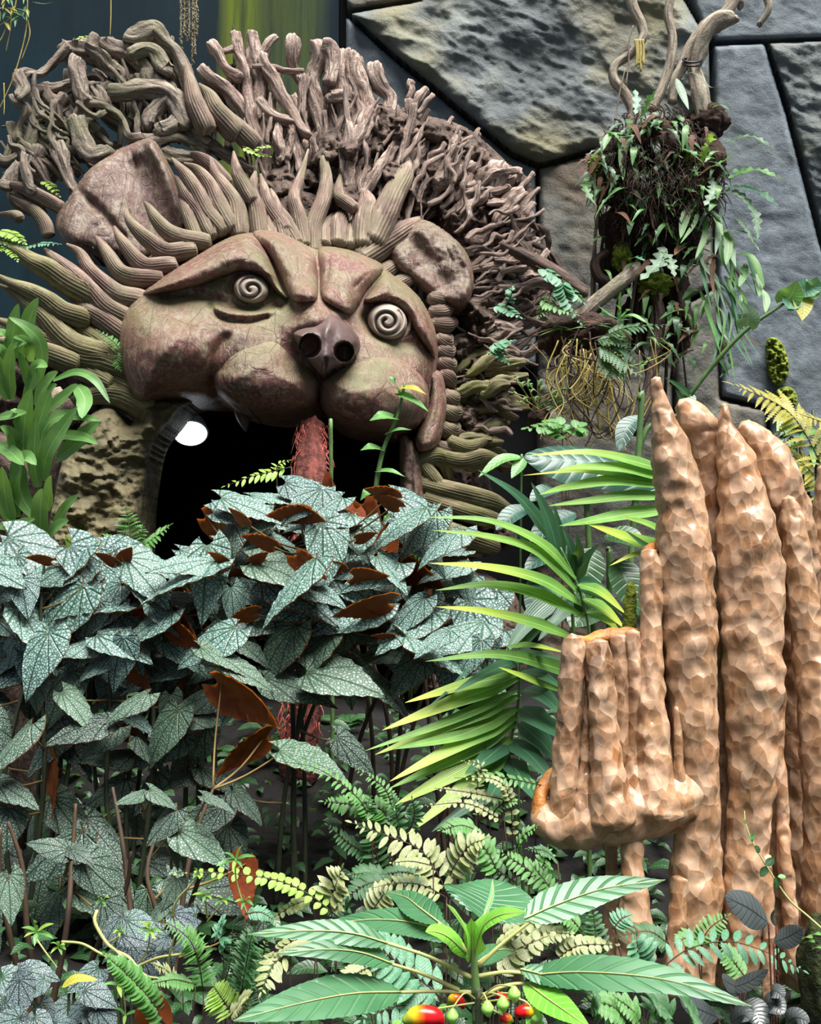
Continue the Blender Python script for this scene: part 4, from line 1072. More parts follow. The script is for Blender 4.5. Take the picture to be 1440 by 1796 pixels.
# canes
canes = []
for pi, (t, bx, by, bd, cl_) in enumerate(bplants):
    for k in range(5 if pi < 6 else 4):
        if pi < 6:
            tx = bx + rb.uniform(-95, 115) + k * 14
            ty = float(ytop(min(max(tx, 0), 860))) + rb.choice((15, 40, 90, 150))
        else:
            tx, ty = bx + rb.uniform(-120, 130), by - rb.uniform(90, 230)
        d1 = bd + rb.uniform(-0.15, 0.45)
        g = drop(bx + rb.uniform(-50, 50), by, bd)
        tip = P(tx, ty, d1)
        m1 = g.lerp(tip, 0.4) + Vector((rb.uniform(-.08, .08), rb.uniform(-.06, .06), 0.05)); m2 = g.lerp(tip, 0.75) + Vector((rb.uniform(-.05, .05), 0, 0.03))
        tube('cane', t, [g, m1, m2, tip], [0.013, 0.011, 0.009, 0.006], M['stem_dark'] if pi < 4 else M['stem_brown'], sides=7, n=24)
        for q in cr(np.array([list(g), list(m1), list(m2), list(tip)]), 16)[4:]:
            canes.append((Vector(q), pi))
CN = np.array([list(c[0]) for c in canes])

pts = []
tries = 0
while tries < 9000 and len(pts) < 330:
    tries += 1
    x = rb.uniform(-25, 850)
    yt = float(ytop(min(max(x, 0), 860)))
    if rb.random() < 0.82: y = yt + rb.random() ** 1.35 * (330 if x < 520 else 290)
    else: y = rb.uniform(1300, 1640)
    if y > 1330 and x > 440: continue
    if x > 690 and y > 1180: continue
    md = 29 if y < yt + 190 else 44
    if x > 540 and rb.random() < 0.3: continue
    if y > 1300: md = 62
    if any(abs(x - a) < md and math.hypot(x - a, (y - b) * 1.35) < md for a, b in pts): continue
    pts.append((x, y))
for x, y in pts:
    yt = float(ytop(min(max(x, 0), 860)))
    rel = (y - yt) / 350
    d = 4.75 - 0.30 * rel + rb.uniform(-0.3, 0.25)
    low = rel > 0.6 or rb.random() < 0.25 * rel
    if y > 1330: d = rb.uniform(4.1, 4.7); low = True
    p = np.array(list(P(x, y, d)))
    k = int(np.argmin(((CN - p) ** 2).sum(1) + (0.35 * (CN[:, 2] > p[2] + 0.06))))
    par = bplants[canes[k][1]][0]
    a = rb.choice((rb.uniform(0.0, 0.8), math.pi - rb.uniform(0.0, 0.8), rb.uniform(0.5, 2.6)))
    ln = rb.uniform(72, 128) if rb.random() < 0.75 else rb.uniform(125, 165)
    if low: ln *= 0.9
    put_leaf(par, x - 0.42 * ln * math.cos(a), y - 0.3 * ln * math.sin(a), d, a, ln, low=low, flip=(rb.random() < (0.22 if rel < 0.35 and x > 330 else 0.09)), cane=canes[k][0])
# a few large leaves read straight off the photograph: (base x, base y, tip x, tip y)
for i, (x0, y0, x1, y1) in enumerate([(245, 1050, 112, 1068), (285, 1052, 360, 1042), (30, 975, 78, 1050), (62, 1000, 145, 1040), (250, 975, 330, 1010), (290, 1000, 400, 990), (45, 1150, 92, 1230), (210, 1110, 270, 1170), (330, 1165, 250, 1188), (200, 1250, 285, 1262), (320, 1290, 262, 1318), (395, 1150, 345, 1180), (560, 1095, 615, 1170), (650, 1090, 718, 1180), (600, 1150, 620, 1230), (500, 848, 592, 868), (440, 870, 530, 872), (690, 870, 790, 925), (475, 905, 545, 925), (440, 945, 410, 985), (590, 985, 660, 955), (460, 1040, 410, 1060), (530, 1040, 585, 1100)]):
    d = 4.55 if i < 12 else 4.75
    a = math.atan2(y1 - y0, x1 - x0)
    p = np.array(list(P(x0, y0, d)))
    k = int(np.argmin(((CN - p) ** 2).sum(1)))
    put_leaf(bplants[canes[k][1]][0], x0, y0, d, a, max(92, math.hypot(x1 - x0, y1 - y0) * 1.12), low=False, cane=canes[k][0])
# orange undersides showing among the upper leaves
for x0, y0, x1, y1 in [(535, 905, 470, 900), (520, 895, 575, 905), (480, 960, 430, 935), (625, 945, 660, 930), (690, 875, 640, 850), (700, 890, 660, 865), (600, 1000, 560, 985), (620, 1010, 680, 1005), (440, 985, 470, 965), (400, 990, 380, 970), (205, 990, 175, 965), (210, 985, 225, 968), (660, 1085, 630, 1070), (690, 1120, 650, 1105), (450, 1075, 400, 1085), (560, 1005, 530, 995), (90, 985, 60, 975), (430, 920, 415, 900)]:
    d = 4.45
    a = math.atan2(y1 - y0, x1 - x0)
    p = np.array(list(P(x0, y0, d)))
    k = int(np.argmin(((CN - p) ** 2).sum(1)))
    put_leaf(bplants[canes[k][1]][0], x0, y0, d, a, max(44, math.hypot(x1 - x0, y1 - y0) * 1.1), flip=True, cane=canes[k][0])

# flecked leaves low on the left, read off the photograph
for i, (x0, y0, x1, y1) in enumerate([(252, 1390, 215, 1400), (262, 1385, 308, 1412), (310, 1420, 262, 1470), (310, 1455, 400, 1495), (300, 1478, 318, 1520), (122, 1490, 60, 1468), (122, 1490, 168, 1500), (145, 1512, 212, 1570), (15, 1535, 38, 1605), (180, 1580, 212, 1640), (355, 1395, 412, 1410), (290, 1585, 250, 1620), (310, 1540, 290, 1585), (0, 1530, -20, 1570), (330, 1590, 320, 1620)]):
    a = math.atan2(y1 - y0, x1 - x0)
    par = bplants[6 if x0 < 200 else 7][0]
    put_leaf(par, x0, y0, 3.55, a, max(52, math.hypot(x1 - x0, y1 - y0) * 1.15), low=True, cane=list(P(x0 + rb.uniform(-20, 20), y0 + 45, 3.65)))
# ------------------------------------------------------------------ tall green begonia shoots before the jaw post
tb = thing('speckled_begonia_shoot', 'tall upright begonia shoot reaching up over the lion right muzzle', 'begonia', drop(650, 1250, 5.3))
stem(tb, [(710, 672, 5.3), (697, 730, 5.3), (672, 790, 5.3), (658, 870, 5.3), (652, 1000, 5.3), (648, 1150, 5.3), (646, 1260, 5.3)], [2.0, 3.2, 4.4, 5, 5.2, 5.5])
for a, b, w, mt in [((700, 688), (682, 660), 22, 'green_leaf'), ((704, 680), (748, 692), 20, 'yellow_leaf'), ((698, 690), (752, 722), 24, 'green_leaf'), ((690, 732), (648, 738), 34, 'green_leaf'), ((668, 788), (632, 790), 26, 'green_leaf'), ((676, 762), (722, 754), 14, 'green_leaf'), ((662, 826), (710, 836), 16, 'green_leaf'), ((655, 860), (632, 878), 22, 'green_leaf'), ((655, 930), (705, 948), 22, 'green_leaf')]:
    mx, my = (a[0] + b[0]) / 2, (a[1] + b[1]) / 2 - 5
    bpx('leaf', tb, [(a[0], a[1], 5.3), (mx, my, 5.25), (b[0], b[1], 5.25)], w, M[mt], prof='heart', nseg=12, serr=0.05)
t2 = thing('speckled_begonia_shoot', 'green begonia shoot with a yellowing leaf beside the grey jaw post', 'begonia', drop(725, 1200, 5.1))
stem(t2, [(728, 985, 5.1), (726, 1060, 5.1), (722, 1150, 5.1), (720, 1230, 5.1)], [2.4, 3.4, 4])
stem(t2, [(830, 1040, 5.0), (800, 1090, 5.02), (760, 1160, 5.05), (725, 1215, 5.1)], [2, 2.6, 3.2])
for a, m, b, w, mt in [((728, 1000), (724, 970), (732, 938), 42, 'green_leaf'), ((735, 1000), (755, 985), (772, 1010), 36, 'grey_leaf'), ((740, 960), (765, 940), (800, 968), 30, 'yellow_leaf'), ((762, 950), (790, 950), (826, 988), 22, 'yellow_leaf'), ((720, 980), (695, 968), (668, 978), 24, 'green_leaf'), ((732, 1010), (770, 1005), (802, 1020), 18, 'green_leaf'), ((722, 1040), (700, 1040), (676, 1052), 34, 'green_leaf'), ((800, 1075), (770, 1065), (738, 1082), 34, 'grey_leaf'), ((815, 1055), (832, 1030), (860, 1022), 34, 'grey_leaf'), ((795, 1090), (760, 1110), (722, 1118), 22, 'green_leaf'), ((760, 1150), (790, 1170), (800, 1200), 26, 'dark_leaf')]:
    bpx('leaf', t2, zd([a, m, b], 5.1, 4.95), w, M[mt], prof='heart', nseg=12, serr=0.05)
t3 = thing('speckled_begonia_shoot', 'bare upright green begonia cane just left of the jaw post', 'begonia', drop(668, 1250, 5.35))
stem(t3, [(676, 905, 5.35), (664, 960, 5.35), (657, 1050, 5.35), (655, 1240, 5.35)], [2.6, 3.8, 4.2])
for a, m, b in [((674, 915), (690, 900), (706, 912)), ((664, 960), (690, 946), (700, 958)), ((660, 990), (640, 975), (620, 985))]:
    bpx('leaf', t3, zd([a, m, b], 5.35, 5.3), 16, M['green_leaf'], prof='heart', nseg=10)

# ------------------------------------------------------------------ strap-leaved orchid on the left
sl1 = thing('strap_leaf_orchid', 'upper strap-leaved green orchid clump at the left edge', 'orchid', P(30, 700, 5.05))
sl2 = thing('strap_leaf_orchid', 'lower strap-leaved green orchid clump at the left edge', 'orchid', P(60, 910, 5.0))
log = thing('orchid_stump', 'pinkish brown driftwood stump holding the strap-leaved orchids', 'stump', drop(40, 1100, 5.25))
tube('trunk', log, [P(118, 705, 5.25), P(105, 740, 5.25), P(85, 820, 5.25), P(62, 920, 5.25), P(40, 1050, 5.25), drop(40, 1100, 5.25)], [0.05, 0.07, 0.09, 0.11, 0.12], M['root_dark'], sides=20, n=40, gnarl=0.3)
tube('branch', log, [P(60, 760, 5.25), P(90, 710, 5.25), P(108, 690, 5.25)], [0.04, 0.035, 0.03], M['root'], sides=14, n=16, gnarl=0.3)
tube('branch', log, [P(-40, 760, 5.3), P(20, 800, 5.3), P(70, 860, 5.25)], [0.07, 0.07, 0.07], M['root_dark'], sides=14, n=20, gnarl=0.3)
for i, (pp, w) in enumerate([([(60, 720), (70, 540), (97, 395)], 62), ([(110, 690), (150, 500), (202, 365)], 78), ([(200, 830), (222, 690), (205, 590), (140, 520), (45, 468)], 58), ([(60, 900), (50, 760), (62, 600)], 62), ([(160, 860), (132, 740), (98, 650)], 40), ([(40, 900), (0, 760), (-40, 640)], 70), ([(165, 700), (140, 600), (70, 575)], 55), ([(190, 940), (240, 830), (305, 755)], 84), ([(280, 800), (400, 758), (500, 800), (578, 920)], 40), ([(70, 640), (20, 560), (-50, 560)], 60), ([(20, 760), (60, 640), (140, 600)], 44), ([(60, 800), (10, 660), (-40, 600)], 60), ([(130, 900), (180, 780), (200, 720), (250, 730)], 64)]):
    bpx('leaf', sl1, zd(cl(*pp), 5.05, 4.92 - 0.02 * (i % 4)), 1.2 * w / 2.993, M['strap'], prof='strap', nseg=18, fold=0.22, normal=Vector((0.1, -0.9, 0.4)))
for i, (pp, w) in enumerate([([(170, 1180), (210, 1010), (255, 870), (300, 820)], 72), ([(120, 1200), (130, 1010), (165, 840)], 80), ([(240, 960), (350, 880), (412, 826)], 74), ([(405, 826), (445, 900), (430, 1000)], 70), ([(210, 1220), (230, 1060), (330, 985), (535, 1012)], 64), ([(300, 1215), (400, 1130), (522, 1016)], 92), ([(220, 1320), (260, 1160), (408, 935)], 84), ([(230, 1300), (300, 1110), (420, 1096), (515, 1135)], 54), ([(215, 1545), (120, 1420), (100, 1260), (140, 1200), (192, 1245)], 76), ([(212, 1640), (212, 1480), (222, 1366)], 78), ([(236, 1650), (290, 1580), (362, 1535)], 70), ([(280, 1600), (340, 1480), (412, 1402)], 60), ([(-20, 1565), (90, 1558), (185, 1528)], 52), ([(110, 1700), (75, 1610), (36, 1525)], 55), ([(-20, 1130), (60, 1180), (125, 1245)], 64), ([(-20, 995), (60, 985), (140, 970)], 58), ([(100, 1180), (60, 1090), (0, 1040)], 60), ([(90, 1520), (40, 1390), (-20, 1310)], 70), ([(60, 1520), (80, 1360), (112, 1250)], 66), ([(380, 1730), (370, 1660), (345, 1610)], 50), ([(180, 1720), (180, 1640), (230, 1590)], 50), ([(160, 1180), (100, 1000), (60, 960)], 60), ([(250, 1480), (260, 1380), (270, 1300)], 60), ([(60, 1560), (30, 1420), (10, 1250)], 70), ([(200, 1360), (180, 1200), (190, 1000)], 60)]):
    bpx('leaf', sl2, zd(cl(*pp), 5.0, 4.86 - 0.02 * (i % 4)), 1.2 * w / 2.993, M['strap'], prof='strap', nseg=18, fold=0.22, normal=Vector((0.1, -0.9, 0.4)))

# ------------------------------------------------------------------ palms
def palm(label, rachis, leafs, d, mat, rr=3.0, dj=0.1):
    t = thing('palm', label, 'palm', drop(rachis[-1][0], rachis[-1][1], d))
    stem(t, zd(rachis, d), [rr * 0.6, rr, rr], name='midrib')
    g = drop(rachis[-1][0] + 20, rachis[-1][1], d)
    tube('stalk', t, [P(rachis[-1][0], rachis[-1][1], d), P(rachis[-1][0], rachis[-1][1], d).lerp(g, 0.5) + Vector((0.03, 0, 0)), g], rr * 1.3 * S(d), M['stem_green'], sides=6)
    for i, (pp, w, mt) in enumerate(leafs):
        q = c5(*pp)
        nrm = Vector((rng.uniform(-.1, .1), -0.78, 0.62))
        bpx('leaflet', t, zd(q, d, d - dj - 0.03 * (i % 3)), 1.22 * w / 2.566, M[mt], prof='palm', nseg=18, nx=4, fold=0.20, normal=nrm)
    return t
palm('low palm frond fanning down left of the onyx stone', c5((640, 985), (690, 1100), (688, 1250), (655, 1420), (648, 1540)), [
    ([(690, 1110), (450, 1160), (180, 1238)], 66, 'palm'), ([(690, 1130), (400, 1235), (78, 1362)], 78, 'palm'), ([(690, 1180), (380, 1320), (0, 1455)], 52, 'palm'), ([(690, 1210), (400, 1330), (45, 1472)], 74, 'palm'), ([(690, 1262), (440, 1380), (125, 1448)], 74, 'palm'),
    ([(685, 1300), (430, 1425), (112, 1592)], 80, 'palm'), ([(680, 1330), (420, 1480), (108, 1625)], 70, 'palm'), ([(660, 1400), (450, 1530), (132, 1700)], 100, 'palm'), ([(650, 1450), (480, 1590), (190, 1830)], 86, 'palm'), ([(645, 1480), (540, 1640), (300, 1820)], 80, 'palm_dark'),
    ([(715, 1180), (800, 1205), (910, 1310)], 96, 'palm_dark'), ([(705, 1260), (800, 1330), (910, 1410)], 100, 'palm_dark'), ([(695, 1330), (800, 1420), (900, 1540)], 100, 'palm_dark'), ([(660, 1410), (750, 1480), (870, 1620)], 96, 'palm_dark'), ([(650, 1490), (700, 1570), (790, 1700)], 96, 'palm_dark'), ([(640, 1410), (560, 1480), (450, 1560)], 90, 'palm_dark'), ([(640, 1500), (600, 1600), (540, 1700)], 90, 'palm_dark'),
    ([(640, 985), (760, 982), (900, 1012)], 38, 'palm'), ([(660, 1010), (780, 1020), (900, 1045)], 40, 'palm_dark'), ([(690, 1050), (560, 1100), (400, 1190)], 60, 'palm_dark'), ([(1020, 1150), (860, 1082), (600, 1022), (272, 1052)], 74, 'palm'), ([(1000, 1190), (800, 1150), (600, 1078)], 60, 'palm'), ([(700, 1100), (800, 1120), (900, 1180)], 60, 'palm_dark'), ([(480, 1070), (380, 1180), (280, 1260)], 16, 'palm_dark')], 3.95, 'palm', 2.5, 0.25)
palm('arching palm frond with long pale leaflets pointing left at the jaw ropes', c5((880, 540), (950, 690), (985, 800), (1010, 920), (1015, 1060)), [
    ([(950, 682), (800, 525), (560, 420), (272, 402)], 52, 'palm'), ([(960, 742), (780, 562), (550, 490), (308, 462)], 56, 'palm'), ([(982, 802), (800, 690), (560, 630), (288, 610)], 66, 'palm'), ([(988, 852), (780, 752), (560, 708), (318, 732)], 66, 'palm'), ([(960, 955), (760, 880), (540, 828), (322, 806)], 60, 'palm'),
    ([(960, 705), (1060, 740), (1175, 840)], 62, 'palm'), ([(985, 770), (1080, 822), (1170, 905)], 62, 'palm'), ([(1000, 830), (1080, 862), (1150, 920)], 50, 'palm'), ([(970, 730), (1080, 770), (1160, 850)], 40, 'palm_dark')], 3.85, 'palm', 2.5, 0.22)
palm('bright palm frond reaching left behind the tall onyx column', c5((1330, 160), (1420, 300), (1450, 420), (1470, 640)), [
    ([(1420, 215), (1200, 150), (1000, 112), (735, 125)], 60, 'palm'), ([(1420, 255), (1200, 190), (1000, 178), (860, 192)], 66, 'palm'), ([(1420, 275), (1150, 240), (920, 268), (785, 302)], 66, 'palm'), ([(1420, 245), (1150, 215), (950, 196), (712, 215)], 32, 'palm'), ([(1420, 315), (1200, 308), (1000, 332), (825, 352)], 60, 'palm'), ([(1420, 365), (1200, 388), (1020, 420), (875, 442)], 66, 'palm'), ([(1420, 580), (1250, 522), (990, 428)], 100, 'palm'), ([(1450, 610), (1300, 560), (1170, 462)], 76, 'palm_dark'), ([(1420, 560), (1300, 450), (1150, 400)], 70, 'palm'), ([(1430, 620), (1320, 580), (1220, 570), (1100, 622)], 40, 'palm')], 4.1, 'palm', 2.5, 0.2)
palm('dark blue-green palm with upright folded leaflets behind the pale arching frond', c5((860, 500), (900, 620), (930, 760), (940, 1000)), [
    ([(880, 590), (820, 400), (748, 245)], 78, 'palm_dark'), ([(870, 540), (700, 320), (508, 190)], 62, 'palm_dark'), ([(895, 580), (872, 450), (842, 325)], 56, 'palm_dark'), ([(945, 700), (930, 560), (888, 445)], 70, 'palm_dark'), ([(945, 690), (1000, 590), (1060, 520)], 64, 'palm_dark'), ([(880, 740), (740, 870), (630, 1020)], 90, 'palm_dark'), ([(900, 760), (780, 880), (690, 1020)], 80, 'palm_dark'), ([(930, 780), (860, 860), (780, 960)], 70, 'palm_dark'), ([(930, 700), (1020, 700), (1120, 760)], 60, 'palm_dark'), ([(930, 640), (960, 560), (950, 470)], 60, 'palm_dark')], 4.35, 'palm_dark', 3, 0.12)

# broad leaves behind the palms
bl = thing('elephant_ear', 'large dark ribbed leaf plant behind the bright palm frond', 'plant', drop(1060, 1100, 5.0))
bpx('leaf', bl, zd(c6((860, 960), (620, 880), (470, 860), (335, 850)), 5.0, 4.9), 100, M['broad'], prof='ellip', nseg=40, nx=12, fold=0.0, curl=0.25, ribs=9, normal=Vector((0, -0.8, 0.6)))
bpx('leaf', bl, zd(c6((780, 700), (720, 740), (690, 830)), 5.4, 5.3), 36, M['broad'], prof='ellip', nseg=16, ribs=5)
bpx('leaf', bl, zd([(1070, 1050), (1000, 1000), (900, 930)], 5.0, 4.9), 60, M['dark_leaf'], prof='ellip', nseg=16, ribs=5)
for x0, y0, x1, y1, w in [(1010, 900, 930, 950, 50), (1040, 960, 1020, 1060, 60), (1000, 960, 920, 1000, 44), (1080, 980, 1120, 1080, 70), (1060, 940, 1130, 960, 60), (930, 890, 870, 930, 40), (960, 1010, 930, 1080, 50), (1060, 1060, 1000, 1100, 70), (980, 860, 930, 880, 36)]:
    bpx('leaf', bl, [(x0, y0, 4.9), ((x0 + x1) / 2, (y0 + y1) / 2 - 8, 4.85), (x1, y1, 4.8)], w, M['broad' if w < 60 else 'dark_leaf'], prof='ellip', nseg=14, ribs=4)
for k, (x, y) in enumerate([(1067, 960), (1030, 880), (1120, 700)]):
    tube('stalk', bl, [P(x, y, 5.0), P(x + 2, y + 60, 5.0), drop(1060, 1100, 5.0)], 0.016, M['stem_green'], sides=7)
sg = thing('split_leaf_seedling', 'small bright green lobed leaf left of the dark ribbed leaf', 'plant', drop(905, 900, 5.2))
bpx('leaf', sg, zd(c6((330, 850), (250, 862), (168, 925)), 5.1, 5.0), 26, M['green_leaf'], prof='lance', nseg=14)
bpx('leaf', sg, zd(c6((335, 850), (315, 890), (290, 930)), 5.1, 5.0), 24, M['green_leaf'], prof='lance', nseg=14)
tube('stalk', sg, [P(916, 802, 5.1), P(914, 860, 5.1), drop(905, 900, 5.2)], 0.006, M['stem_green'], sides=5)

# ------------------------------------------------------------------ ferns
U = {}
for k, mt in (('fern', 'fern'), ('dark', 'fern_dark'), ('pale', 'fern_pale'), ('blue', 'fern_blue'), ('lime', 'fern_lime'), ('gold', 'fern_gold'), ('grey', 'grey_leaf')):
    U[k] = unit_leaf('leaflet_' + k, M[mt], 'ellip', 0.36, 5, 2)
    U[k + 'r'] = unit_leaf('round_leaflet_' + k, M[mt], 'ellip', 0.72, 5, 2)
    U[k + 'n'] = unit_leaf('narrow_leaflet_' + k, M[mt], 'lance', 0.22, 5, 2)
U['bip'] = unit_leaf('feathered_leaflet', M['fern_gold'], 'lance', 0.26, 27, 2, lobe=0.75, nlobe=9)
U['bipg'] = unit_leaf('feathered_leaflet_green', M['fern'], 'lance', 0.46, 27, 2, lobe=0.7, nlobe=7)
U['bipd'] = unit_leaf('feathered_leaflet_deep', M['fern_dark'], 'lance', 0.42, 27, 2, lobe=0.7, nlobe=7)

def fern(label, mp, d, fronds, cat='fern', name='fern', base=None, smat='stem_brown', nrm=UPF, sc=1.0, ground=True, group=None):
    f0 = mp(fronds[0][0][0])[0]
    b = base or f0
    t = thing(name, label, cat, drop(b[0], b[1], d) if ground else P(b[0], b[1], d), group)
    for pts_, n, pl, key in fronds:
        q = zd(mp(*pts_), d + rng.uniform(-0.03, 0.03), d - rng.uniform(0.0, 0.12))
        ln = sum(math.dist(a[:2], c[:2]) for a, c in zip(q, q[1:]))
        frond(t, q, n, pl * sc, U[key], M[smat], normal=nrm)
        if ground:
            p = P(*q[0]); g = drop(b[0], b[1], d)
            tube('stalk', t, [p, p.lerp(g, 0.55) + Vector((rng.uniform(-.03, .03), 0, 0.03)), g], 1.2 * S(d), M[smat], sides=5)
    return t
s10 = 1 / 2.571
fern('pale bronze fern frond with long paired leaflets in the centre', c10, 2.75, [([(1000, 712), (930, 570), (850, 480), (700, 420), (560, 368)], 15, 100, 'pale'), ([(985, 640), (1030, 545), (1090, 470), (1160, 440)], 11, 95, 'pale')], sc=s10, base=(788, 1640))
fern('yellowish curled fern frond behind the toothed leaves', c10, 2.6, [([(985, 705), (880, 650), (760, 640), (650, 662)], 12, 62, 'pale'), ([(925, 562), (830, 542), (738, 548)], 11, 34, 'paler'), ([(630, 800), (680, 720), (730, 655)], 7, 90, 'pale')], sc=s10, base=(780, 1650))
fern('upright pale ladder-like fern frond left of centre', c10, 2.6, [([(465, 755), (480, 670), (512, 575)], 10, 100, 'pale')], sc=s10, base=(585, 1680))
fern('maidenhair fern arching left with square bright leaflets', c10, 2.55, [([(500, 798), (380, 700), (260, 640), (130, 610), (-60, 592), (-230, 600)], 17, 52, 'limer'), ([(385, 712), (300, 738), (190, 805)], 9, 40, 'paler')], sc=s10, base=(598, 1690))
fern('green fern right of the pale bronze frond', c10, 2.9, [([(1225, 612), (1170, 500), (1090, 425), (990, 410)], 14, 80, 'fern'), ([(1480, 680), (1340, 570), (1230, 498)], 10, 66, 'fern'), ([(1300, 640), (1180, 560), (1100, 545)], 10, 60, 'dark'), ([(1360, 640), (1420, 560), (1440, 480)], 9, 60, 'fern')], sc=s10, base=(885, 1660))
fern('pale round-leaflet fern below the toothed leaves', c10, 2.2, [([(1180, 1015), (1300, 940), (1450, 875)], 7, 92, 'paler'), ([(1220, 880), (1320, 830), (1440, 800)], 8, 70, 'paler')], sc=s10, base=(860, 1760))
fern('blue-green broad fern behind the whorled plant stem', c10, 2.15, [([(990, 1180), (850, 1062), (720, 962), (630, 900)], 10, 150, 'blue'), ([(980, 1200), (860, 1190), (740, 1200), (600, 1260)], 9, 110, 'blue')], sc=s10, base=(785, 1780))
fern('small pale drooping fern sprig left of the whorled leaves', c10, 2.3, [([(280, 960), (210, 1000), (180, 1060), (150, 1130)], 8, 78, 'pale'), ([(640, 1015), (570, 1055), (500, 1115)], 8, 70, 'pale'), ([(400, 880), (300, 900), (200, 960)], 8, 60, 'paler')], sc=s10, base=(500, 1760))
fern('fine dark upright fern at the foot of the maidenhair', c10, 2.4, [([(50, 1170), (65, 1000), (90, 830)], 22, 66, 'darkn'), ([(-40, 1170), (10, 1000), (20, 860)], 22, 60, 'darkn'), ([(130, 1170), (150, 1030), (170, 900)], 20, 60, 'fernn'), ([(20, 1260), (60, 1190), (100, 1130)], 14, 50, 'pale')], sc=s10, base=(420, 1770))
fern('curly arching fern sprays before the dark palm leaflets', c10, 3.1, [([(1285, 490), (1270, 260), (1200, 172), (1020, 165)], 16, 36, 'paler'), ([(1240, 262), (1080, 230), (930, 212)], 13, 32, 'paler'), ([(1245, 362), (1080, 282), (880, 292)], 14, 34, 'paler'), ([(1130, 395), (1125, 200), (1140, 110), (1060, 90)], 12, 34, 'pale'), ([(1420, 200), (1250, 165), (1100, 150)], 12, 44, 'fern'), ([(1300, 480), (1340, 420), (1400, 380)], 9, 40, 'fern'), ([(1180, 340), (1240, 280), (1330, 270)], 9, 36, 'fern')], sc=s10, base=(905, 1560))
fern('dark green fern sprays reaching left into the begonia shade', c10, 3.2, [([(650, 390), (610, 290), (540, 215), (400, 122), (232, 88)], 20, 48, 'fern'), ([(745, 310), (700, 205), (565, 118)], 14, 40, 'fern'), ([(740, 385), (680, 300), (540, 282), (432, 272)], 15, 76, 'fern'), ([(700, 640), (660, 470), (630, 340), (640, 240)], 18, 70, 'dark'), ([(760, 420), (760, 330), (740, 240)], 13, 56, 'dark'), ([(820, 400), (840, 330), (830, 260)], 10, 50, 'dark'), ([(740, 660), (640, 600), (560, 600)], 12, 70, 'dark'), ([(660, 520), (560, 470), (450, 380)], 13, 56, 'dark')], sc=s10, base=(680, 1560))
fern('dark fern fronds under the pale bronze frond', c10, 2.85, [([(760, 640), (640, 640), (540, 700)], 13, 80, 'dark'), ([(900, 620), (800, 590), (700, 600)], 13, 70, 'dark'), ([(1080, 680), (1060, 600), (1000, 560)], 10, 70, 'dark'), ([(560, 830), (520, 760), (540, 690)], 12, 66, 'dark'), ([(1150, 420), (1060, 380), (960, 400)], 13, 60, 'fern')], sc=s10, base=(720, 1660))
s8 = 1 / 2.769
fern('large arching blue-green fern frond at the foot of the onyx stone', c8, 2.55, [([(640, 1400), (800, 1285), (1000, 1250), (1200, 1312), (1352, 1390)], 13, 100, 'blue'), ([(560, 1420), (552, 1330), (545, 1230)], 9, 120, 'blue')], sc=s8, base=(1130, 1740))
fern('small fresh green fern at the base of the onyx column', c8, 2.75, [([(840, 1280), (900, 1185), (985, 1125)], 10, 66, 'fern'), ([(1085, 1440), (1010, 1340), (960, 1280)], 10, 80, 'fern'), ([(430, 1190), (470, 1140), (520, 1120)], 8, 60, 'blue'), ([(860, 1250), (800, 1230), (740, 1250)], 9, 60, 'fern')], sc=s8, base=(1230, 1720))
fern('dark green ferns under the onyx basin', c8, 2.8, [([(380, 1340), (350, 1230), (330, 1080)], 12, 70, 'dark'), ([(700, 1260), (600, 1200), (440, 1230)], 14, 60, 'dark'), ([(200, 1180), (130, 1000), (20, 860)], 13, 70, 'fern'), ([(150, 1340), (260, 1270), (440, 1265)], 10, 70, 'paler'), ([(-60, 1340), (80, 1220), (220, 1210)], 11, 70, 'paler'), ([(280, 1200), (200, 1120), (60, 1100)], 11, 60, 'fern'), ([(160, 860), (100, 810), (10, 800)], 12, 40, 'dark')], sc=s8, base=(1010, 1700))
fern('dark fern fronds below the long right toothed leaf', c8, 2.2, [([(500, 1640), (420, 1560), (300, 1540)], 10, 90, 'fern'), ([(620, 1650), (640, 1560), (600, 1490)], 10, 90, 'dark'), ([(720, 1650), (680, 1570), (640, 1530)], 10, 90, 'dark'), ([(420, 1640), (340, 1500), (300, 1440)], 10, 100, 'dark'), ([(560, 1650), (520, 1580), (440, 1520)], 10, 80, 'fern'), ([(860, 1640), (800, 1570), (760, 1520)], 10, 80, 'dark')], sc=s8, base=(1080, 1790))
s9 = 1 / 3.0
fern('sword fern with round leaflets slanting at the bottom left', c9, 2.3, [([(880, 1330), (760, 1172), (650, 1062), (555, 975)], 22, 84, 'fernr'), ([(1030, 1130), (920, 1105), (800, 1125)], 16, 56, 'fern')], sc=s9, base=(300, 1790))
fern('fine-toothed lime and green fern fronds at the bottom left', c9, 2.35, [([(1070, 1170), (1042, 1000), (985, 880), (850, 788)], 24, 84, 'fernn'), ([(1265, 1200), (1300, 1000), (1335, 830)], 26, 96, 'darkn'), ([(1235, 1300), (1165, 1200), (1125, 1140)], 14, 100, 'limen'), ([(1175, 960), (1158, 850), (1172, 770)], 12, 66, 'blue'), ([(1205, 1310), (1270, 1222), (1318, 1172)], 13, 60, 'pale'), ([(960, 1150), (880, 1060), (800, 1020)], 13, 60, 'palen'), ([(1420, 1300), (1360, 1180), (1340, 1040)], 20, 70, 'darkn'), ([(1290, 760), (1370, 750), (1440, 790)], 12, 50, 'blue')], sc=s9, base=(380, 1780))
sl_ = 1 / 2.993
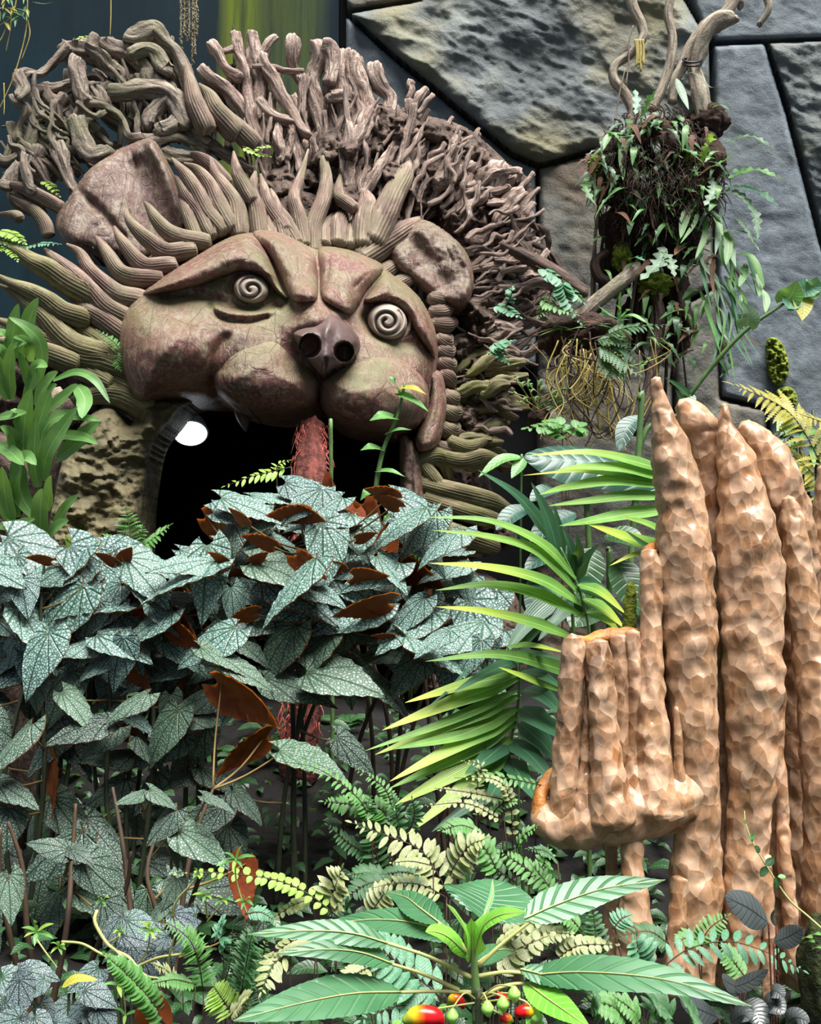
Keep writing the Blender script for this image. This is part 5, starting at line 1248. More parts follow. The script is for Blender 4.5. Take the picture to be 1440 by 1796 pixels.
fern('small bright lace fern at the left foot of the mouth', cl, 5.7, [([(690, 1700), (680, 1580), (662, 1482)], 10, 80, 'bipg'), ([(700, 1700), (790, 1640), (890, 1562)], 10, 76, 'bipg'), ([(685, 1710), (600, 1645), (545, 1612)], 9, 60, 'bipg'), ([(700, 1700), (740, 1620), (750, 1560)], 8, 50, 'bipg')], sc=sl_, smat='stem_green', base=(235, 985))
fern('little fern rooted on the lion left cheek', cl, 6.25, [([(640, 645), (590, 590), (515, 538)], 9, 48, 'bipg'), ([(630, 650), (690, 622), (752, 602)], 9, 42, 'bipg'), ([(622, 655), (618, 700), (632, 745)], 8, 40, 'bipg'), ([(630, 640), (650, 660), (690, 690)], 6, 34, 'bipg')], sc=sl_, ground=False, smat='stem_green')
fern('rounded maidenhair spilling over the left mane locks', cl, 6.4, [([(-20, 60), (80, 82), (140, 150), (170, 205)], 12, 56, 'blue'), ([(-20, 10), (60, 30), (130, 80)], 10, 56, 'limer'), ([(130, 100), (220, 80), (312, 84)], 9, 50, 'blue'), ([(150, 150), (230, 185), (300, 206)], 9, 50, 'blue'), ([(-20, 110), (40, 100), (110, 120)], 9, 52, 'limer'), ([(20, 40), (60, 110), (90, 170)], 8, 46, 'limer')], sc=sl_, ground=False, smat='stem_brown')
fern('small maidenhair sprig on the left ear', cl, 6.75, [([(325, -5), (420, 10), (492, 22)], 7, 44, 'blue'), ([(420, 10), (462, 50), (485, 95)], 6, 40, 'blue')], sc=sl_, ground=False)
fern('sunlit yellow fern frond before the dark mouth', c4, 5.45, [([(700, 1010), (620, 1030), (540, 1050), (440, 1085)], 9, 58, 'lime'), ([(640, 1030), (650, 1000), (690, 985)], 5, 30, 'lime')], sc=1 / 2.25, base=(520, 1120))
fern('tiny clover-like sprig on the top left roots', c1, 7.3, [([(400, 200), (420, 185), (450, 185)], 4, 30, 'limer')], sc=1 / 2.88, ground=False)
fern('tiny green sprig below the upper left ear roots', c1, 7.1, [([(210, 910), (250, 930), (300, 990)], 6, 36, 'limer'), ([(215, 990), (245, 1000), (260, 1000)], 3, 30, 'limer')], sc=1 / 2.88, ground=False)
fern('small green sprig in the middle of the mane above the brow', c1, 6.9, [([(1225, 740), (1290, 770), (1360, 790)], 7, 40, 'limer'), ([(1280, 760), (1330, 740), (1360, 745)], 4, 36, 'limer')], sc=1 / 2.88, ground=False)
fern('golden tree fern frond at the right edge', c6, 4.2, [([(1470, 940), (1370, 745), (1280, 655), (1120, 585)], 17, 150, 'bip'), ([(1480, 1080), (1420, 930), (1340, 850), (1240, 800)], 14, 120, 'bip'), ([(1500, 760), (1440, 720), (1360, 690)], 9, 70, 'bip')], sc=1 / 2.118, base=(1460, 1100))
fern('dark green lace fern below the hanging root tangle', c6, 6.6, [([(610, 430), (680, 470), (760, 540)], 10, 80, 'bipd'), ([(640, 450), (700, 440), (760, 500)], 9, 70, 'bipd'), ([(640, 400), (720, 370), (860, 360)], 12, 60, 'bipd'), ([(620, 460), (660, 510), (720, 560)], 9, 70, 'bipd'), ([(600, 420), (660, 410), (740, 430)], 9, 60, 'bipd')], sc=1 / 2.118, ground=False)
fern('crested blue-green fern leaf on the right mane edge', c6, 6.9, [([(380, 140), (450, 180), (520, 240), (556, 275)], 11, 56, 'bluer'), ([(480, 190), (490, 250), (545, 350)], 10, 50, 'bluer'), ([(400, 260), (450, 290), (530, 320)], 9, 50, 'fern'), ([(440, 230), (420, 290), (390, 330)], 7, 40, 'fern')], sc=1 / 2.118, ground=False)
fern('small blue-green fern on the roots right of the cheek', c6, 6.9, [([(205, 470), (240, 440), (292, 420)], 6, 50, 'bluer'), ([(225, 430), (250, 460), (275, 498)], 6, 46, 'bluer')], sc=1 / 2.118, ground=False)
fern('little blue-green fern on the roots under the right ear', c6, 6.95, [([(230, 285), (270, 300), (320, 330)], 6, 46, 'bluer'), ([(270, 290), (290, 250), (290, 215)], 5, 36, 'bluer')], sc=1 / 2.118, ground=False)
fern('pale ground-cover seedling left of the ribbed leaf', c6, 5.4, [([(500, 790), (440, 740), (345, 745)], 6, 60, 'fernr'), ([(480, 770), (470, 730), (420, 720)], 4, 56, 'fernr'), ([(500, 780), (540, 740), (560, 760)], 5, 52, 'fernr')], sc=1 / 2.118, base=(990, 900))
# ------------------------------------------------------------------ the whorled plant in front with red and yellow flowers
ip = thing('whorled_flower_plant', 'front plant with a whorl of long toothed leaves and red-yellow flowers', 'flower', drop(838, 1850, 1.75))
DI = 1.75
stem(ip, [(829, 1640, DI), (832, 1690, DI), (836, 1760, DI), (838, 1850, DI)], [4, 6, 8.5, 9], 'stem_green', sides=12)
tube('stem', ip, [P(837, 1770, DI), P(838, 1830, DI), drop(838, 1850, DI)], 9.5 * S(DI), M['stem_dark'], sides=12)
kw = dict(prof='lance', nseg=40, nx=8, serr=0.035, fold=0.14, curl=0.10)
def ileaf(pet, bl, w, mat='impatiens', d0=DI, d1=DI - 0.12, **k2):
    q = dict(kw); q.update(k2)
    o = bpx('leaf', ip, zd(bl, d0, d1), w * 1.25, M[mat], **q)
    if pet:
        dd = np.linspace(DI, d0, len(pet))
        tpx('petiole', ip, [(p[0], p[1], d) for p, d in zip(pet, dd)], [4.2, 3.2, 2.8], M['petiole'], sides=8)
    # the pale raised midrib
    vpts = [P(*p) + Vector((0, -0.0015, 0.0015)) for p in zd(bl, d0, d1)]
    tube('midrib', ip, vpts, [1.7 * S(DI), 1.1 * S(DI), 0.3 * S(DI)], M['petiole'], sides=5, n=20)
ileaf(c10((1095, 1132), (940, 1128), (770, 1132)), c10((780, 1132), (560, 1140), (300, 1190), (25, 1262)), 66, d1=1.58, normal=Vector((0, -0.6, 0.8)))
ileaf(c10((1040, 1122), (880, 1050), (730, 1002)), c10((740, 1004), (600, 955), (430, 940), (215, 958)), 38, d1=1.68)
ileaf(c10((1095, 1064), (900, 970), (710, 908)), c10((720, 912), (560, 868), (350, 855), (90, 872)), 38, d1=1.72)
ileaf(None, c10((1020, 900), (880, 830), (660, 805), (395, 832)), 44, d1=1.85)
ileaf(c10((1085, 980), (1040, 900), (950, 820)), c10((960, 825), (860, 750), (800, 705), (710, 678)), 44, d1=1.92)
ileaf(c10((1120, 950), (1130, 860), (1150, 790)), c10((1150, 800), (1175, 740), (1190, 690), (1192, 622)), 130, d0=1.85, d1=1.98, prof='ellip', normal=Vector((0, -0.75, 0.6)))
ileaf(None, c10((1110, 960), (1150, 840), (1230, 785), (1345, 770)), 40, 'impatiens_young')
ileaf(None, c10((1090, 990), (1075, 880), (1040, 800), (985, 735)), 38, 'impatiens_young')
ileaf(None, c10((1085, 970), (1000, 890), (940, 862), (890, 860)), 34, 'impatiens_young', d1=1.68)
ileaf(None, c10((1105, 960), (1100, 890), (1098, 840), (1096, 800)), 22, 'impatiens_young', d1=1.72, normal=Vector((0, -0.95, 0.2)))
ileaf(c10((1130, 1012), (1240, 910), (1380, 800)), c8((0, 1140), (160, 1070), (400, 990), (682, 952)), 52, d1=1.82)
ileaf(c10((1125, 1060), (1260, 1040), (1400, 1055)), c8((20, 1415), (300, 1400), (700, 1440), (1102, 1565)), 56, d1=1.62, normal=Vector((0.1, -0.6, 0.8)))
ileaf(c10((1140, 1150), (1260, 1100), (1380, 1090)), c8((-20, 1385), (80, 1410), (200, 1450), (305, 1508)), 30, d1=1.72)
ileaf(None, c8((10, 1450), (100, 1520), (200, 1590), (320, 1670)), 46, 'impatiens_young', d1=1.62)
ileaf(None, c10((1110, 1010), (1180, 960), (1240, 940), (1300, 950)), 30, 'impatiens', d1=1.9)
def m_flower():
    t = NT('red_yellow_flower')
    s = t.sep(t.coord('UV'))
    n = t.noise(t.coord('Object'), 20, 3)
    y = t.math('ADD', s[1], t.math('MULTIPLY', n, 0.15))
    col = t.ramp(y, [(0.22, lin(150, 176, 60)), (0.36, lin(244, 200, 40)), (0.50, lin(240, 120, 20)), (0.64, lin(214, 30, 24)), (0.9, lin(190, 20, 30))])
    return t.finish(col, 0.25, None, 0, 0, 0.5, 0.15)
M['flower'] = m_flower()
def flower(pts2, r, d, label_stalk):
    pw = [P(x, y, d) for x, y in pts2]
    v, f, uv = tube_arrays(pw, [r * 0.35 * S(d), r * 0.9 * S(d), r * S(d), r * 0.85 * S(d), r * 0.35 * S(d)], 16, 24)
    uv = np.array(uv); uv[:, 1] /= uv[:, 1].max()
    fl = link_obj('flower', mesh_np('flower', v, f, M['flower'], uv), ip)
    tube('pedicel', ip, [P(838, 1758, DI), P(*label_stalk, d), pw[0]], 1.8 * S(d), M['petiole'], sides=6)
    hood = [pw[0] + Vector((-0.004, 0, 0.002)), pw[0] + Vector((-0.012, -0.004, -0.006)), pw[0] + Vector((-0.010, -0.004, -0.016))]
    blade('petal', ip, hood, 0.014, M['impatiens_young'], prof='ellip', nseg=8)
flower(c10((790, 1262), (840, 1240), (890, 1235), (940, 1245), (968, 1268)), 16, 1.66, c10((900, 1215))[0])
flower(c10((995, 1190), (1010, 1165), (1035, 1165), (1055, 1185), (1060, 1205)), 9, 1.82, c10((1060, 1130))[0])
flower(c10((1265, 1195), (1245, 1165), (1225, 1150), (1210, 1160)), 9, 1.78, c10((1200, 1120))[0])
flower(c10((1390, 1240), (1365, 1218), (1335, 1215), (1310, 1225), (1300, 1240)), 10, 1.70, c10((1320, 1165))[0])
flower(c10((1285, 1265), (1262, 1250), (1240, 1250), (1228, 1262)), 8, 1.72, c10((1200, 1215))[0])
for bx, by in c10((1170, 1205), (1290, 1140), (1010, 1240), (1240, 1185), (1390, 1245)):
    c = P(bx, by, 1.7)
    tube('bud', ip, [c + Vector((0, 0, 0.012)), c, c + Vector((0.002, 0, -0.012))], [0.004, 0.011, 0.004], M['impatiens_young'], sides=10, n=12)
    tube('pedicel', ip, [P(838, 1756, DI), P((bx + 838) / 2, min(by, 1756) - 14, 1.72), c + Vector((0, 0, 0.012))], 1.5 * S(1.7), M['petiole'], sides=6)

# ------------------------------------------------------------------ dark peperomia, vine at the lower right
pe = thing('charcoal_leaf_plant', 'charcoal ribbed-leaf plant at the foot of the onyx stone on the right', 'plant', drop(1330, 1790, 2.55))
for q, w in [([(1185, 1160), (1090, 1090), (972, 1032)], 165), ([(1210, 1255), (1285, 1225), (1352, 1185)], 100), ([(940, 1620), (850, 1580), (755, 1535)], 110), ([(985, 1480), (1080, 1450), (1185, 1385)], 70), ([(1060, 1545), (1120, 1590), (1150, 1660)], 150), ([(1160, 1560), (1210, 1550), (1262, 1600)], 120), ([(1190, 1500), (1220, 1490), (1262, 1520)], 90), ([(1270, 1650), (1320, 1620), (1385, 1640)], 100), ([(1040, 1480), (990, 1450), (960, 1430)], 80), ([(1000, 1650), (1060, 1610), (1100, 1630)], 100), ([(1225, 1170), (1210, 1130), (1215, 1090)], 50)]:
    qq = zd(c8(*q), 2.45, 2.4)
    bpx('leaf', pe, qq, w / 2.769, M['purple_leaf'], prof='ellip', nseg=16, nx=6, fold=0.05, curl=0.2, normal=Vector((0, -0.8, 0.6)))
    g = drop(1330, 1790, 2.55)
    p = P(*qq[0])
    tube('petiole', pe, [p, p.lerp(g, 0.5) + Vector((0.02, 0, 0.02)), g], 1.5 * S(2.5), M['fibre_core'], sides=5)
vn = thing('trailing_vine', 'thin pale vine with small round leaves crossing the onyx legs', 'vine', P(1450, 1645, 2.6))
stem(vn, zd(c8((1470, 1210), (1380, 1130), (1280, 1040), (1180, 890), (1110, 770), (1075, 680), (1068, 615)), 2.6, 2.7), [2.0, 1.6, 1.2, 0.6], 'petiole')
for (x, y), (ex, ey), w in [((1140, 820), (1115, 785), 36), ((1170, 880), (1212, 845), 38), ((1175, 885), (1145, 935), 38), ((1215, 940), (1225, 990), 40), ((1230, 935), (1270, 935), 26), ((1108, 770), (1085, 730), 20), ((1100, 755), (1120, 720), 16), ((1075, 680), (1060, 650), 12)]:
    bpx('leaf', vn, zd(c8((x, y), ((x + ex) / 2 + 3, (y + ey) / 2), (ex, ey)), 2.62), w / 2.769, M['dark_leaf'] if w > 30 else M['green_leaf'], prof='ellip', nseg=10)
for x, y in c8((1350, 1240), (1390, 1225), (1430, 1280), (1400, 1290), (1360, 1260)):
    bpx('leaf', vn, [(x, y, 2.6), (x + 8, y - 5, 2.58), (x + 18, y - 2, 2.56)], 14, M['green_leaf'], prof='ellip', nseg=8)

# ------------------------------------------------------------------ black silver-veined ground leaves, lower left
sb = [thing('black_silver_leaf_plant', lab, 'plant', drop(x, 1790, 2.75), 'black silver-leaved plants at the lower left') for lab, x in (('black plant with silver-netted leaves in the bottom left corner', 30), ('black silver-netted leaf plant right of the bottom left corner', 130), ('small black quilted leaves under the pale wandering stems', 250))]
SBM = [begonia_mesh(60 + i, M['silver_black']) for i in range(3)]
rs = random.Random(4)
for i in range(46):
    x, y = (rs.uniform(-15, 175), rs.uniform(1690, 1810)) if i < 32 else (rs.uniform(210, 350), rs.uniform(1590, 1690))
    par = sb[0] if x < 70 else sb[1] if x < 200 else sb[2]
    d = rs.uniform(2.6, 3.0)
    a = rs.uniform(0, 6.28)
    L_ = rs.uniform(38, 70) * S(d)
    link_obj('leaf', rs.choice(SBM), par, frame_matrix(P(x, y, d), Vector((math.cos(a), rs.uniform(-.5, .2), -0.5 * abs(math.sin(a)))), Vector((rs.uniform(-.4, .4), -0.65, 0.75)), L_, L_, L_))
for t, x in zip(sb, (30, 130, 250)):
    for k in range(5):
        p = P(x + rs.uniform(-50, 50), 1740 + rs.uniform(-40, 30), 2.8); g = drop(x + rs.uniform(-20, 20), 1790, 2.75)
        tube('stem', t, [p, p.lerp(g, 0.5), g], 0.004, M['stem_dark'], sides=5)

# wandering pale succulent stems with star tufts
ws = thing('wandering_stem_plant', 'pale wandering stems tipped with bright green leaf stars at the lower left', 'plant', drop(250, 1760, 2.45))
for q, r in [(((510, 740), (500, 805), (560, 910), (620, 962), (710, 1060)), 3.2), (((325, 905), (430, 915), (520, 962), (610, 1010), (700, 1060)), 2.4), (((700, 1045), (830, 990), (960, 968), (1100, 930)), 2.6), (((1300, 760), (1260, 650), (1240, 560), (1240, 470)), 1.8), (((910, 780), (930, 690), (1000, 610), (1040, 560)), 2.2), (((560, 915), (620, 880), (650, 850)), 1.5), (((1090, 800), (1140, 740), (1190, 690)), 1.8), (((1090, 780), (1085, 720), (1080, 690)), 1.8), (((660, 1330), (655, 1220), (630, 1110)), 1.5), (((740, 1010), (780, 930), (790, 840)), 1.6), (((880, 1090), (890, 990), (920, 870)), 2.2), (((185, 880), (240, 960), (300, 1040)), 1.6), (((600, 950), (680, 990), (760, 1080), (860, 1100)), 3.0)]:
    stem(ws, zd(c9(*q), 2.4, 2.35), [r, r * 0.9, r * 0.6], 'petiole', sides=7, n=24)
for x, y, L_, n in [(195, 850, 105, 6), (540, 690, 46, 4), (1240, 470, 110, 6), (1080, 660, 70, 5), (1175, 680, 60, 5), (310, 930, 60, 6), (630, 850, 46, 4), (620, 1130, 110, 4), (790, 840, 80, 7), (1030, 880, 80, 6), (1290, 690, 60, 5), (660, 1290, 80, 3), (1040, 550, 50, 4)]:
    a0 = rs.random() * 6.28
    for k in range(n):
        a = a0 + k * 6.28 / n + rs.uniform(-.25, .25)
        l2 = L_ * rs.uniform(0.6, 1.05)
        q = c9((x, y), (x + 0.5 * l2 * math.cos(a), y + 0.42 * l2 * math.sin(a) - 6), (x + l2 * math.cos(a), y + 0.8 * l2 * math.sin(a) + 4))
        bpx('leaf', ws, zd(q, 2.36, 2.33), max(6, l2 * 0.26 / 3), M['green_leaf'] if k % 3 else M['fern_lime'], prof='lance', nseg=10)
dl = thing('dead_leaf', 'orange brown dead leaf standing among ferns at the bottom edge', 'leaf', drop(285, 1795, 2.3))
bpx('blade', dl, zd([(262, 1800), (250, 1780), (255, 1762)], 2.3), 28, M['begonia_under'], prof='ellip')
bpx('blade', dl, zd([(300, 1800), (288, 1770), (282, 1745)], 2.3), 20, M['begonia_under'], prof='ellip')
yl = thing('fallen_leaf', 'yellow-brown fallen leaf lying over the black silver leaves', 'leaf', P(140, 1728, 2.55))
bpx('blade', yl, zd(c9((325, 1145), (400, 1100), (515, 1105)), 2.55), 16, M['yellow_leaf'], prof='ellip', nseg=12)

# ------------------------------------------------------------------ hanging driftwood and epiphytes on the right
hb = thing('hanging_liana', 'twisting pale liana on the left of the hanging plant ball', 'liana', P(1072, 10, 8.1))
tpx('vine', hb, zd(c3((470, -60), (490, 40), (532, 120), (540, 190), (480, 272), (400, 332), (395, 405), (450, 475), (490, 565), (462, 690)), 8.1), [9, 9, 8.5, 8, 8.5, 9, 9], M['liana'], sides=14, n=80, gnarl=0.14, twist=1)
tpx('fibre', hb, zd(c3((492, 130), (470, 210), (468, 320), (455, 430)), 8.05), 1.4, M['liana'], sides=5)
tpx('fibre', hb, zd(c3((452, 345), (420, 480), (390, 660)), 8.05), 1.6, M['liana'], sides=5)
for k in range(8):
    x = 500 + k * 6; tpx('dead_tuft', hb, zd(c3((x, 200), (x + rs.uniform(-10, 10), 260), (x + rs.uniform(-6, 12), 300 + rs.uniform(0, 70))), 8.03), 2.0, M['aerial'], sides=5)
h2 = thing('hanging_liana', 'straight slim pale liana in the middle above the hanging plant ball', 'liana', P(1176, 10, 8.15))
tpx('vine', h2, zd(c3((692, -60), (668, 70), (690, 185), (680, 302), (642, 430), (585, 560)), 8.15), [7.5, 7.5, 7.5, 8, 8], M['liana'], sides=14, n=50, gnarl=0.14)
h3 = thing('driftwood_branch', 'thick pale forked driftwood branch above the hanging plant ball', 'branch', P(1280, 10, 8.1))
tpx('limb', h3, zd(c3((1020, -60), (962, 60), (872, 120), (792, 222), (742, 332), (700, 420), (690, 520)), 8.15), [12, 12, 11, 10, 9, 9], M['liana'], sides=16, n=50, gnarl=0.2, twist=1)
tpx('limb', h3, zd(c3((1010, 85), (960, 100), (900, 130), (830, 215), (790, 340), (812, 450), (835, 560), (850, 640)), 8.05), [8, 12, 14, 16, 16, 14, 12], M['liana'], sides=18, n=60, gnarl=0.3, twist=1)
tpx('limb', h3, zd(c3((810, 430), (860, 500), (910, 560)), 8.05), [7, 6, 3], M['liana'], sides=12, gnarl=0.3)
M['cable'] = m_plain('black_cable', lin(14, 14, 16), lin(30, 30, 34), 0.4)
for yy in (300, 318):
    tpx('cable_tie', h3, [(c3((790 + 48 * math.cos(a), yy + 16 * math.sin(a) * (1 if math.sin(a) > 0 else .4)))[0]) + (8.05 - 0.085 * math.sin(a),) for a in np.linspace(0, 6.28, 18)], 1.8, M['cable'], sides=6, n=40, tip=False)
for lab, q, r in (('short broken pale branch stub hanging at the top right', ((1168, -60), (1158, 60), (1130, 122)), 8.5), ('tiny pale branch tip at the top edge right of the fork', ((1030, -60), (1028, 10), (1024, 44)), 6.5)):
    s_ = thing('branch_stub', lab, 'branch', P(*c3(q[0])[0], 8.2))
    tpx('limb', s_, zd(c3(*q), 8.2), [r, r, r * 0.7], M['liana'], sides=14, n=24, gnarl=0.3)

eb = thing('epiphyte_ball', 'brown root ball hung with ferns below the driftwood on the right', 'epiphyte', P(1150, 420, 8.0))
M['rootball'] = m_plain('brown_root_ball', lin(24, 17, 14), lin(74, 52, 40), 0.95, 12, 1.0, 0.06)
def blob(name, par, px, py, d, rx, ry, mat, rz=None, seed=0.0, amp=0.45, nu=44, nv=30):
    th, ph = np.meshgrid(np.linspace(0, 2 * np.pi, nu, endpoint=False), np.linspace(0.02, np.pi - 0.02, nv))
    x, y, z = np.sin(ph) * np.cos(th), np.sin(ph) * np.sin(th), np.cos(ph)
    r = 1 + amp * fbm(x * 2.2 + seed, y * 2.2, z * 2.2, 5)
    c = P(px, py, d); s = S(d)
    v = np.stack([c.x + x * r * rx * s, c.y + y * r * (rz or rx) * s, c.z + z * r * ry * s], -1).reshape(-1, 3)
    i = np.arange(nv - 1)[:, None] * nu; j = np.arange(nu)[None]
    f = np.stack([i + j, i + nu + j, i + nu + (j + 1) % nu, i + (j + 1) % nu], -1).reshape(-1, 4).tolist()
    f += [tuple(range(nu))[::-1], tuple((nv - 1) * nu + k for k in range(nu))]
    return link_obj(name, mesh_np(name, v, f, mat), par)
for k, (x, y, rx, ry, d) in enumerate([(1150, 270, 78, 50, 8.15), (1090, 300, 52, 60, 8.15), (1220, 290, 52, 48, 8.15), (1160, 350, 80, 60, 8.2), (1110, 400, 50, 60, 8.25), (1195, 400, 50, 60, 8.3), (1240, 215, 36, 28, 8.1), (1085, 470, 34, 50, 8.3), (1150, 480, 50, 60, 8.35), (1180, 560, 36, 60, 8.4), (1120, 560, 30, 50, 8.4)]):
    blob('root_mass', eb, x, y, d, rx, ry, M['rootball'], seed=k * 3.1)
for k, (x, y, rx, ry) in enumerate([(1195, 265, 22, 36), (1150, 500, 26, 18), (1090, 450, 16, 22), (1045, 290, 14, 18), (1232, 325, 12, 10)]):
    blob('moss_cushion', eb, x, y, 7.98, rx, ry, M['moss'], seed=k + 0.5, amp=0.9, nu=60, nv=44)
for i, (q, w, mt) in enumerate([
    (((490, 680), (440, 760), (440, 912)), 44, 'strap'), (((480, 690), (380, 680), (328, 770)), 40, 'strap'), (((470, 735), (540, 790), (605, 825)), 34, 'strap'), (((600, 740), (640, 800), (672, 885)), 26, 'strap'), (((540, 715), (640, 745), (745, 800)), 34, 'strap'), (((820, 1000), (760, 1080), (730, 1205)), 50, 'strap'), (((660, 1010), (740, 955), (840, 985)), 40, 'strap'),
    (((830, 1050), (900, 1085), (945, 1190)), 40, 'strap'), (((940, 1180), (1000, 1165), (1085, 1182)), 44, 'grey_leaf'), (((860, 1100), (850, 1200), (805, 1310)), 30, 'strap'), (((930, 1060), (922, 1180), (905, 1290)), 36, 'grey_leaf'), (((960, 1160), (972, 1240), (960, 1340)), 44, 'strap'), (((1010, 1290), (1090, 1300), (1155, 1450)), 44, 'strap'), (((1060, 1330), (1050, 1390), (1025, 1450)), 36, 'strap'),
    (((710, 395), (740, 480), (772, 555)), 46, 'grey_leaf'), (((720, 385), (800, 370), (880, 440), (935, 425)), 14, 'dark_leaf'), (((890, 545), (930, 530), (982, 556)), 22, 'fern'), (((570, 940), (640, 925), (700, 950)), 34, 'fern'), (((540, 820), (560, 870), (535, 930)), 36, 'green_leaf'), (((390, 670), (420, 690), (500, 690)), 20, 'strap'), (((820, 1060), (800, 1130), (730, 1230)), 24, 'strap'),
    (((1080, 1370), (1120, 1420), (1130, 1500)), 44, 'strap'), (((1000, 1200), (990, 1280), (1010, 1350)), 40, 'grey_leaf'), (((1100, 1440), (1160, 1500), (1160, 1580)), 40, 'strap'), (((900, 1290), (890, 1400), (900, 1500)), 26, 'dead_leaf'), (((760, 1240), (720, 1260), (700, 1290)), 40, 'dead_leaf'), (((780, 1010), (690, 1040), (640, 1035)), 36, 'green_leaf')]):
    bpx('strap_leaf', eb, zd(c3(*q), 7.85, 7.7), w / 2.88, M[mt], prof='strap' if mt == 'strap' else 'lance', nseg=16)
for i, (q, w, mt, nl) in enumerate([
    (((530, 620), (560, 540), (610, 450)), 110, 'fern', 6), (((830, 830), (870, 740), (888, 670)), 90, 'fern_lime', 6), (((960, 720), (1080, 690), (1210, 755)), 70, 'fern_dark', 8), (((970, 900), (1100, 860), (1250, 905)), 100, 'fern', 8), (((950, 940), (1100, 960), (1232, 1045)), 90, 'fern_blue', 8), (((860, 990), (1010, 975), (1105, 1080), (1120, 1210)), 80, 'grey_leaf', 11), (((290, 900), (250, 950), (300, 1035)), 60, 'fern', 6), (((1000, 1090), (1050, 1140), (1130, 1270)), 44, 'grey_leaf', 9), (((640, 1240), (620, 1330), (525, 1415)), 100, 'grey_leaf', 5), (((640, 1260), (680, 1320), (700, 1400)), 70, 'grey_leaf', 5), (((470, 1310), (510, 1300), (550, 1320)), 50, 'fern_blue', 4), (((870, 850), (940, 820), (1000, 780)), 80, 'fern', 6), (((900, 930), (960, 880), (1060, 860)), 90, 'fern_dark', 6), (((680, 730), (760, 760), (840, 790)), 60, 'fern', 6), (((610, 560), (590, 620), (640, 660)), 60, 'fern_dark', 5), (((500, 450), (510, 520), (500, 580)), 50, 'fern_blue', 4), (((880, 890), (900, 960), (850, 1040)), 80, 'grey_leaf', 6)]):
    bpx('lobed_leaf', eb, zd(c3(*q), 7.8, 7.65), w / 2.88, M[mt], prof='ellip', nseg=42, lobe=0.62, nlobe=nl, wave=0.04)
# random smaller leaves over the ball and down its tail
for i in range(260):
    if i < 160:
        a = rs.random() * 6.28; rr = rs.random() ** 0.5
        x, y = 1155 + 125 * rr * math.cos(a), 300 + 105 * rr * math.sin(a)
    else: x, y = rs.uniform(1060, 1300), rs.uniform(400, 640)
    if x > 1250 and y < 260: continue
    d = rs.uniform(7.72, 7.95) if i < 160 else rs.uniform(7.85, 8.0)
    ln = rs.uniform(18, 56); a = rs.uniform(0.3, 2.8)
    mt = rs.choice(['fern', 'fern_dark', 'dark_leaf', 'dead_leaf', 'strap', 'green_leaf', 'dead_leaf', 'fern_dark'])
    q = [(x, y, d), (x + 0.5 * ln * math.cos(a), y - 4 + 0.35 * ln * math.sin(a), d - .06), (x + ln * math.cos(a), y + ln * math.sin(a), d - .08)]
    bpx('lobed_leaf' if i % 2 else 'strap_leaf', eb, q, rs.uniform(7, 15), M[mt], prof='lance', nseg=20 if i % 2 else 10, lobe=0.5 if i % 2 else 0, nlobe=5)
parts = []
for i in range(900):
    a = rs.random() * 6.28; rr = rs.random() ** 0.6
    b = P(1150 + 120 * rr * math.cos(a), 310 + 130 * rr * math.sin(a), 8.0 - 0.3 * (1 - rr * rr) + rs.uniform(-.05, .1)); ln = rs.uniform(0.06, 0.2)
    m_ = b + Vector((rs.uniform(-.05, .05), rs.uniform(-.08, .0), -ln * 0.4)); e = m_ + Vector((rs.uniform(-.05, .05), 0, -ln * 0.6))
    parts.append(tube_arrays([b, m_, e], [0.006, 0.005, 0.002], 4, 5))
v, f, uv = merge_arrays(parts)
tag(link_obj('root_fibres', mesh_np('root_fibres', v, f, M['rootball'], uv), eb), kind='stuff')
for i in range(26):   # thin hanging sprays on the right side of the tail
    x, y = rs.uniform(1225, 1310), rs.uniform(400, 560)
    q = zd([(x, y), (x + rs.uniform(0, 26), y + rs.uniform(25, 50)), (x + rs.uniform(6, 46), y + rs.uniform(70, 120))], 7.85, 7.75)
    bpx('strap_leaf', eb, q, rs.uniform(5, 10), M[rs.choice(['strap', 'grey_leaf', 'green_leaf', 'fern_blue'])], prof='lance', nseg=12)
for i in range(26):   # dead stems and dark trailing roots below the ball
    x = rs.uniform(1040, 1200); y = rs.uniform(330, 480)
    tpx('trailing_root', eb, zd([(x, y), (x + rs.uniform(-14, 14), y + 80), (x + rs.uniform(-24, 24), y + rs.uniform(150, 260))], 8.1, 8.2), rs.uniform(1.2, 4.5), M[rs.choice(['root_dark', 'rootball', 'liana'])], sides=7, gnarl=0.2)
tpx('trailing_root', eb, zd(c3((400, 1440), (320, 1400), (300, 1320), (360, 1270)), 8.0), [10, 9, 7], M['root_dark'], sides=12, gnarl=0.2)

# fallen log and the tangle of yellow roots
lg = thing('slanting_log', 'slanting grey brown log behind the hanging yellow roots', 'log', P(1000, 580, 7.5))
tpx('trunk', lg, zd(c6((470, 385), (590, 285), (700, 195), (760, 150)), 7.5, 7.9), [13, 13, 13, 12], M['root_grey'], sides=20, n=40, gnarl=0.16)
tpx('branch', lg, zd(c6((250, 60), (340, 105), (450, 170), (560, 245)), 7.5, 7.55), [10, 12, 14, 14], M['root_dark'], sides=16, n=40, gnarl=0.25)
tpx('branch', lg, zd(c6((800, 150), (840, 330), (820, 480), (790, 640), (740, 760)), 8.0, 7.8), [9, 10, 11, 12], M['root_dark'], sides=14, n=40, gnarl=0.2)
ta = thing('root_tangle', 'tangle of hanging yellow aerial roots right of the mane', 'roots', P(1030, 590, 6.9))
blob('root_mass', ta, 1030, 590, 7.15, 62, 34, M['rootball'], seed=44.0)
blob('root_mass', ta, 975, 590, 7.2, 30, 32, M['rootball'], seed=47.0)
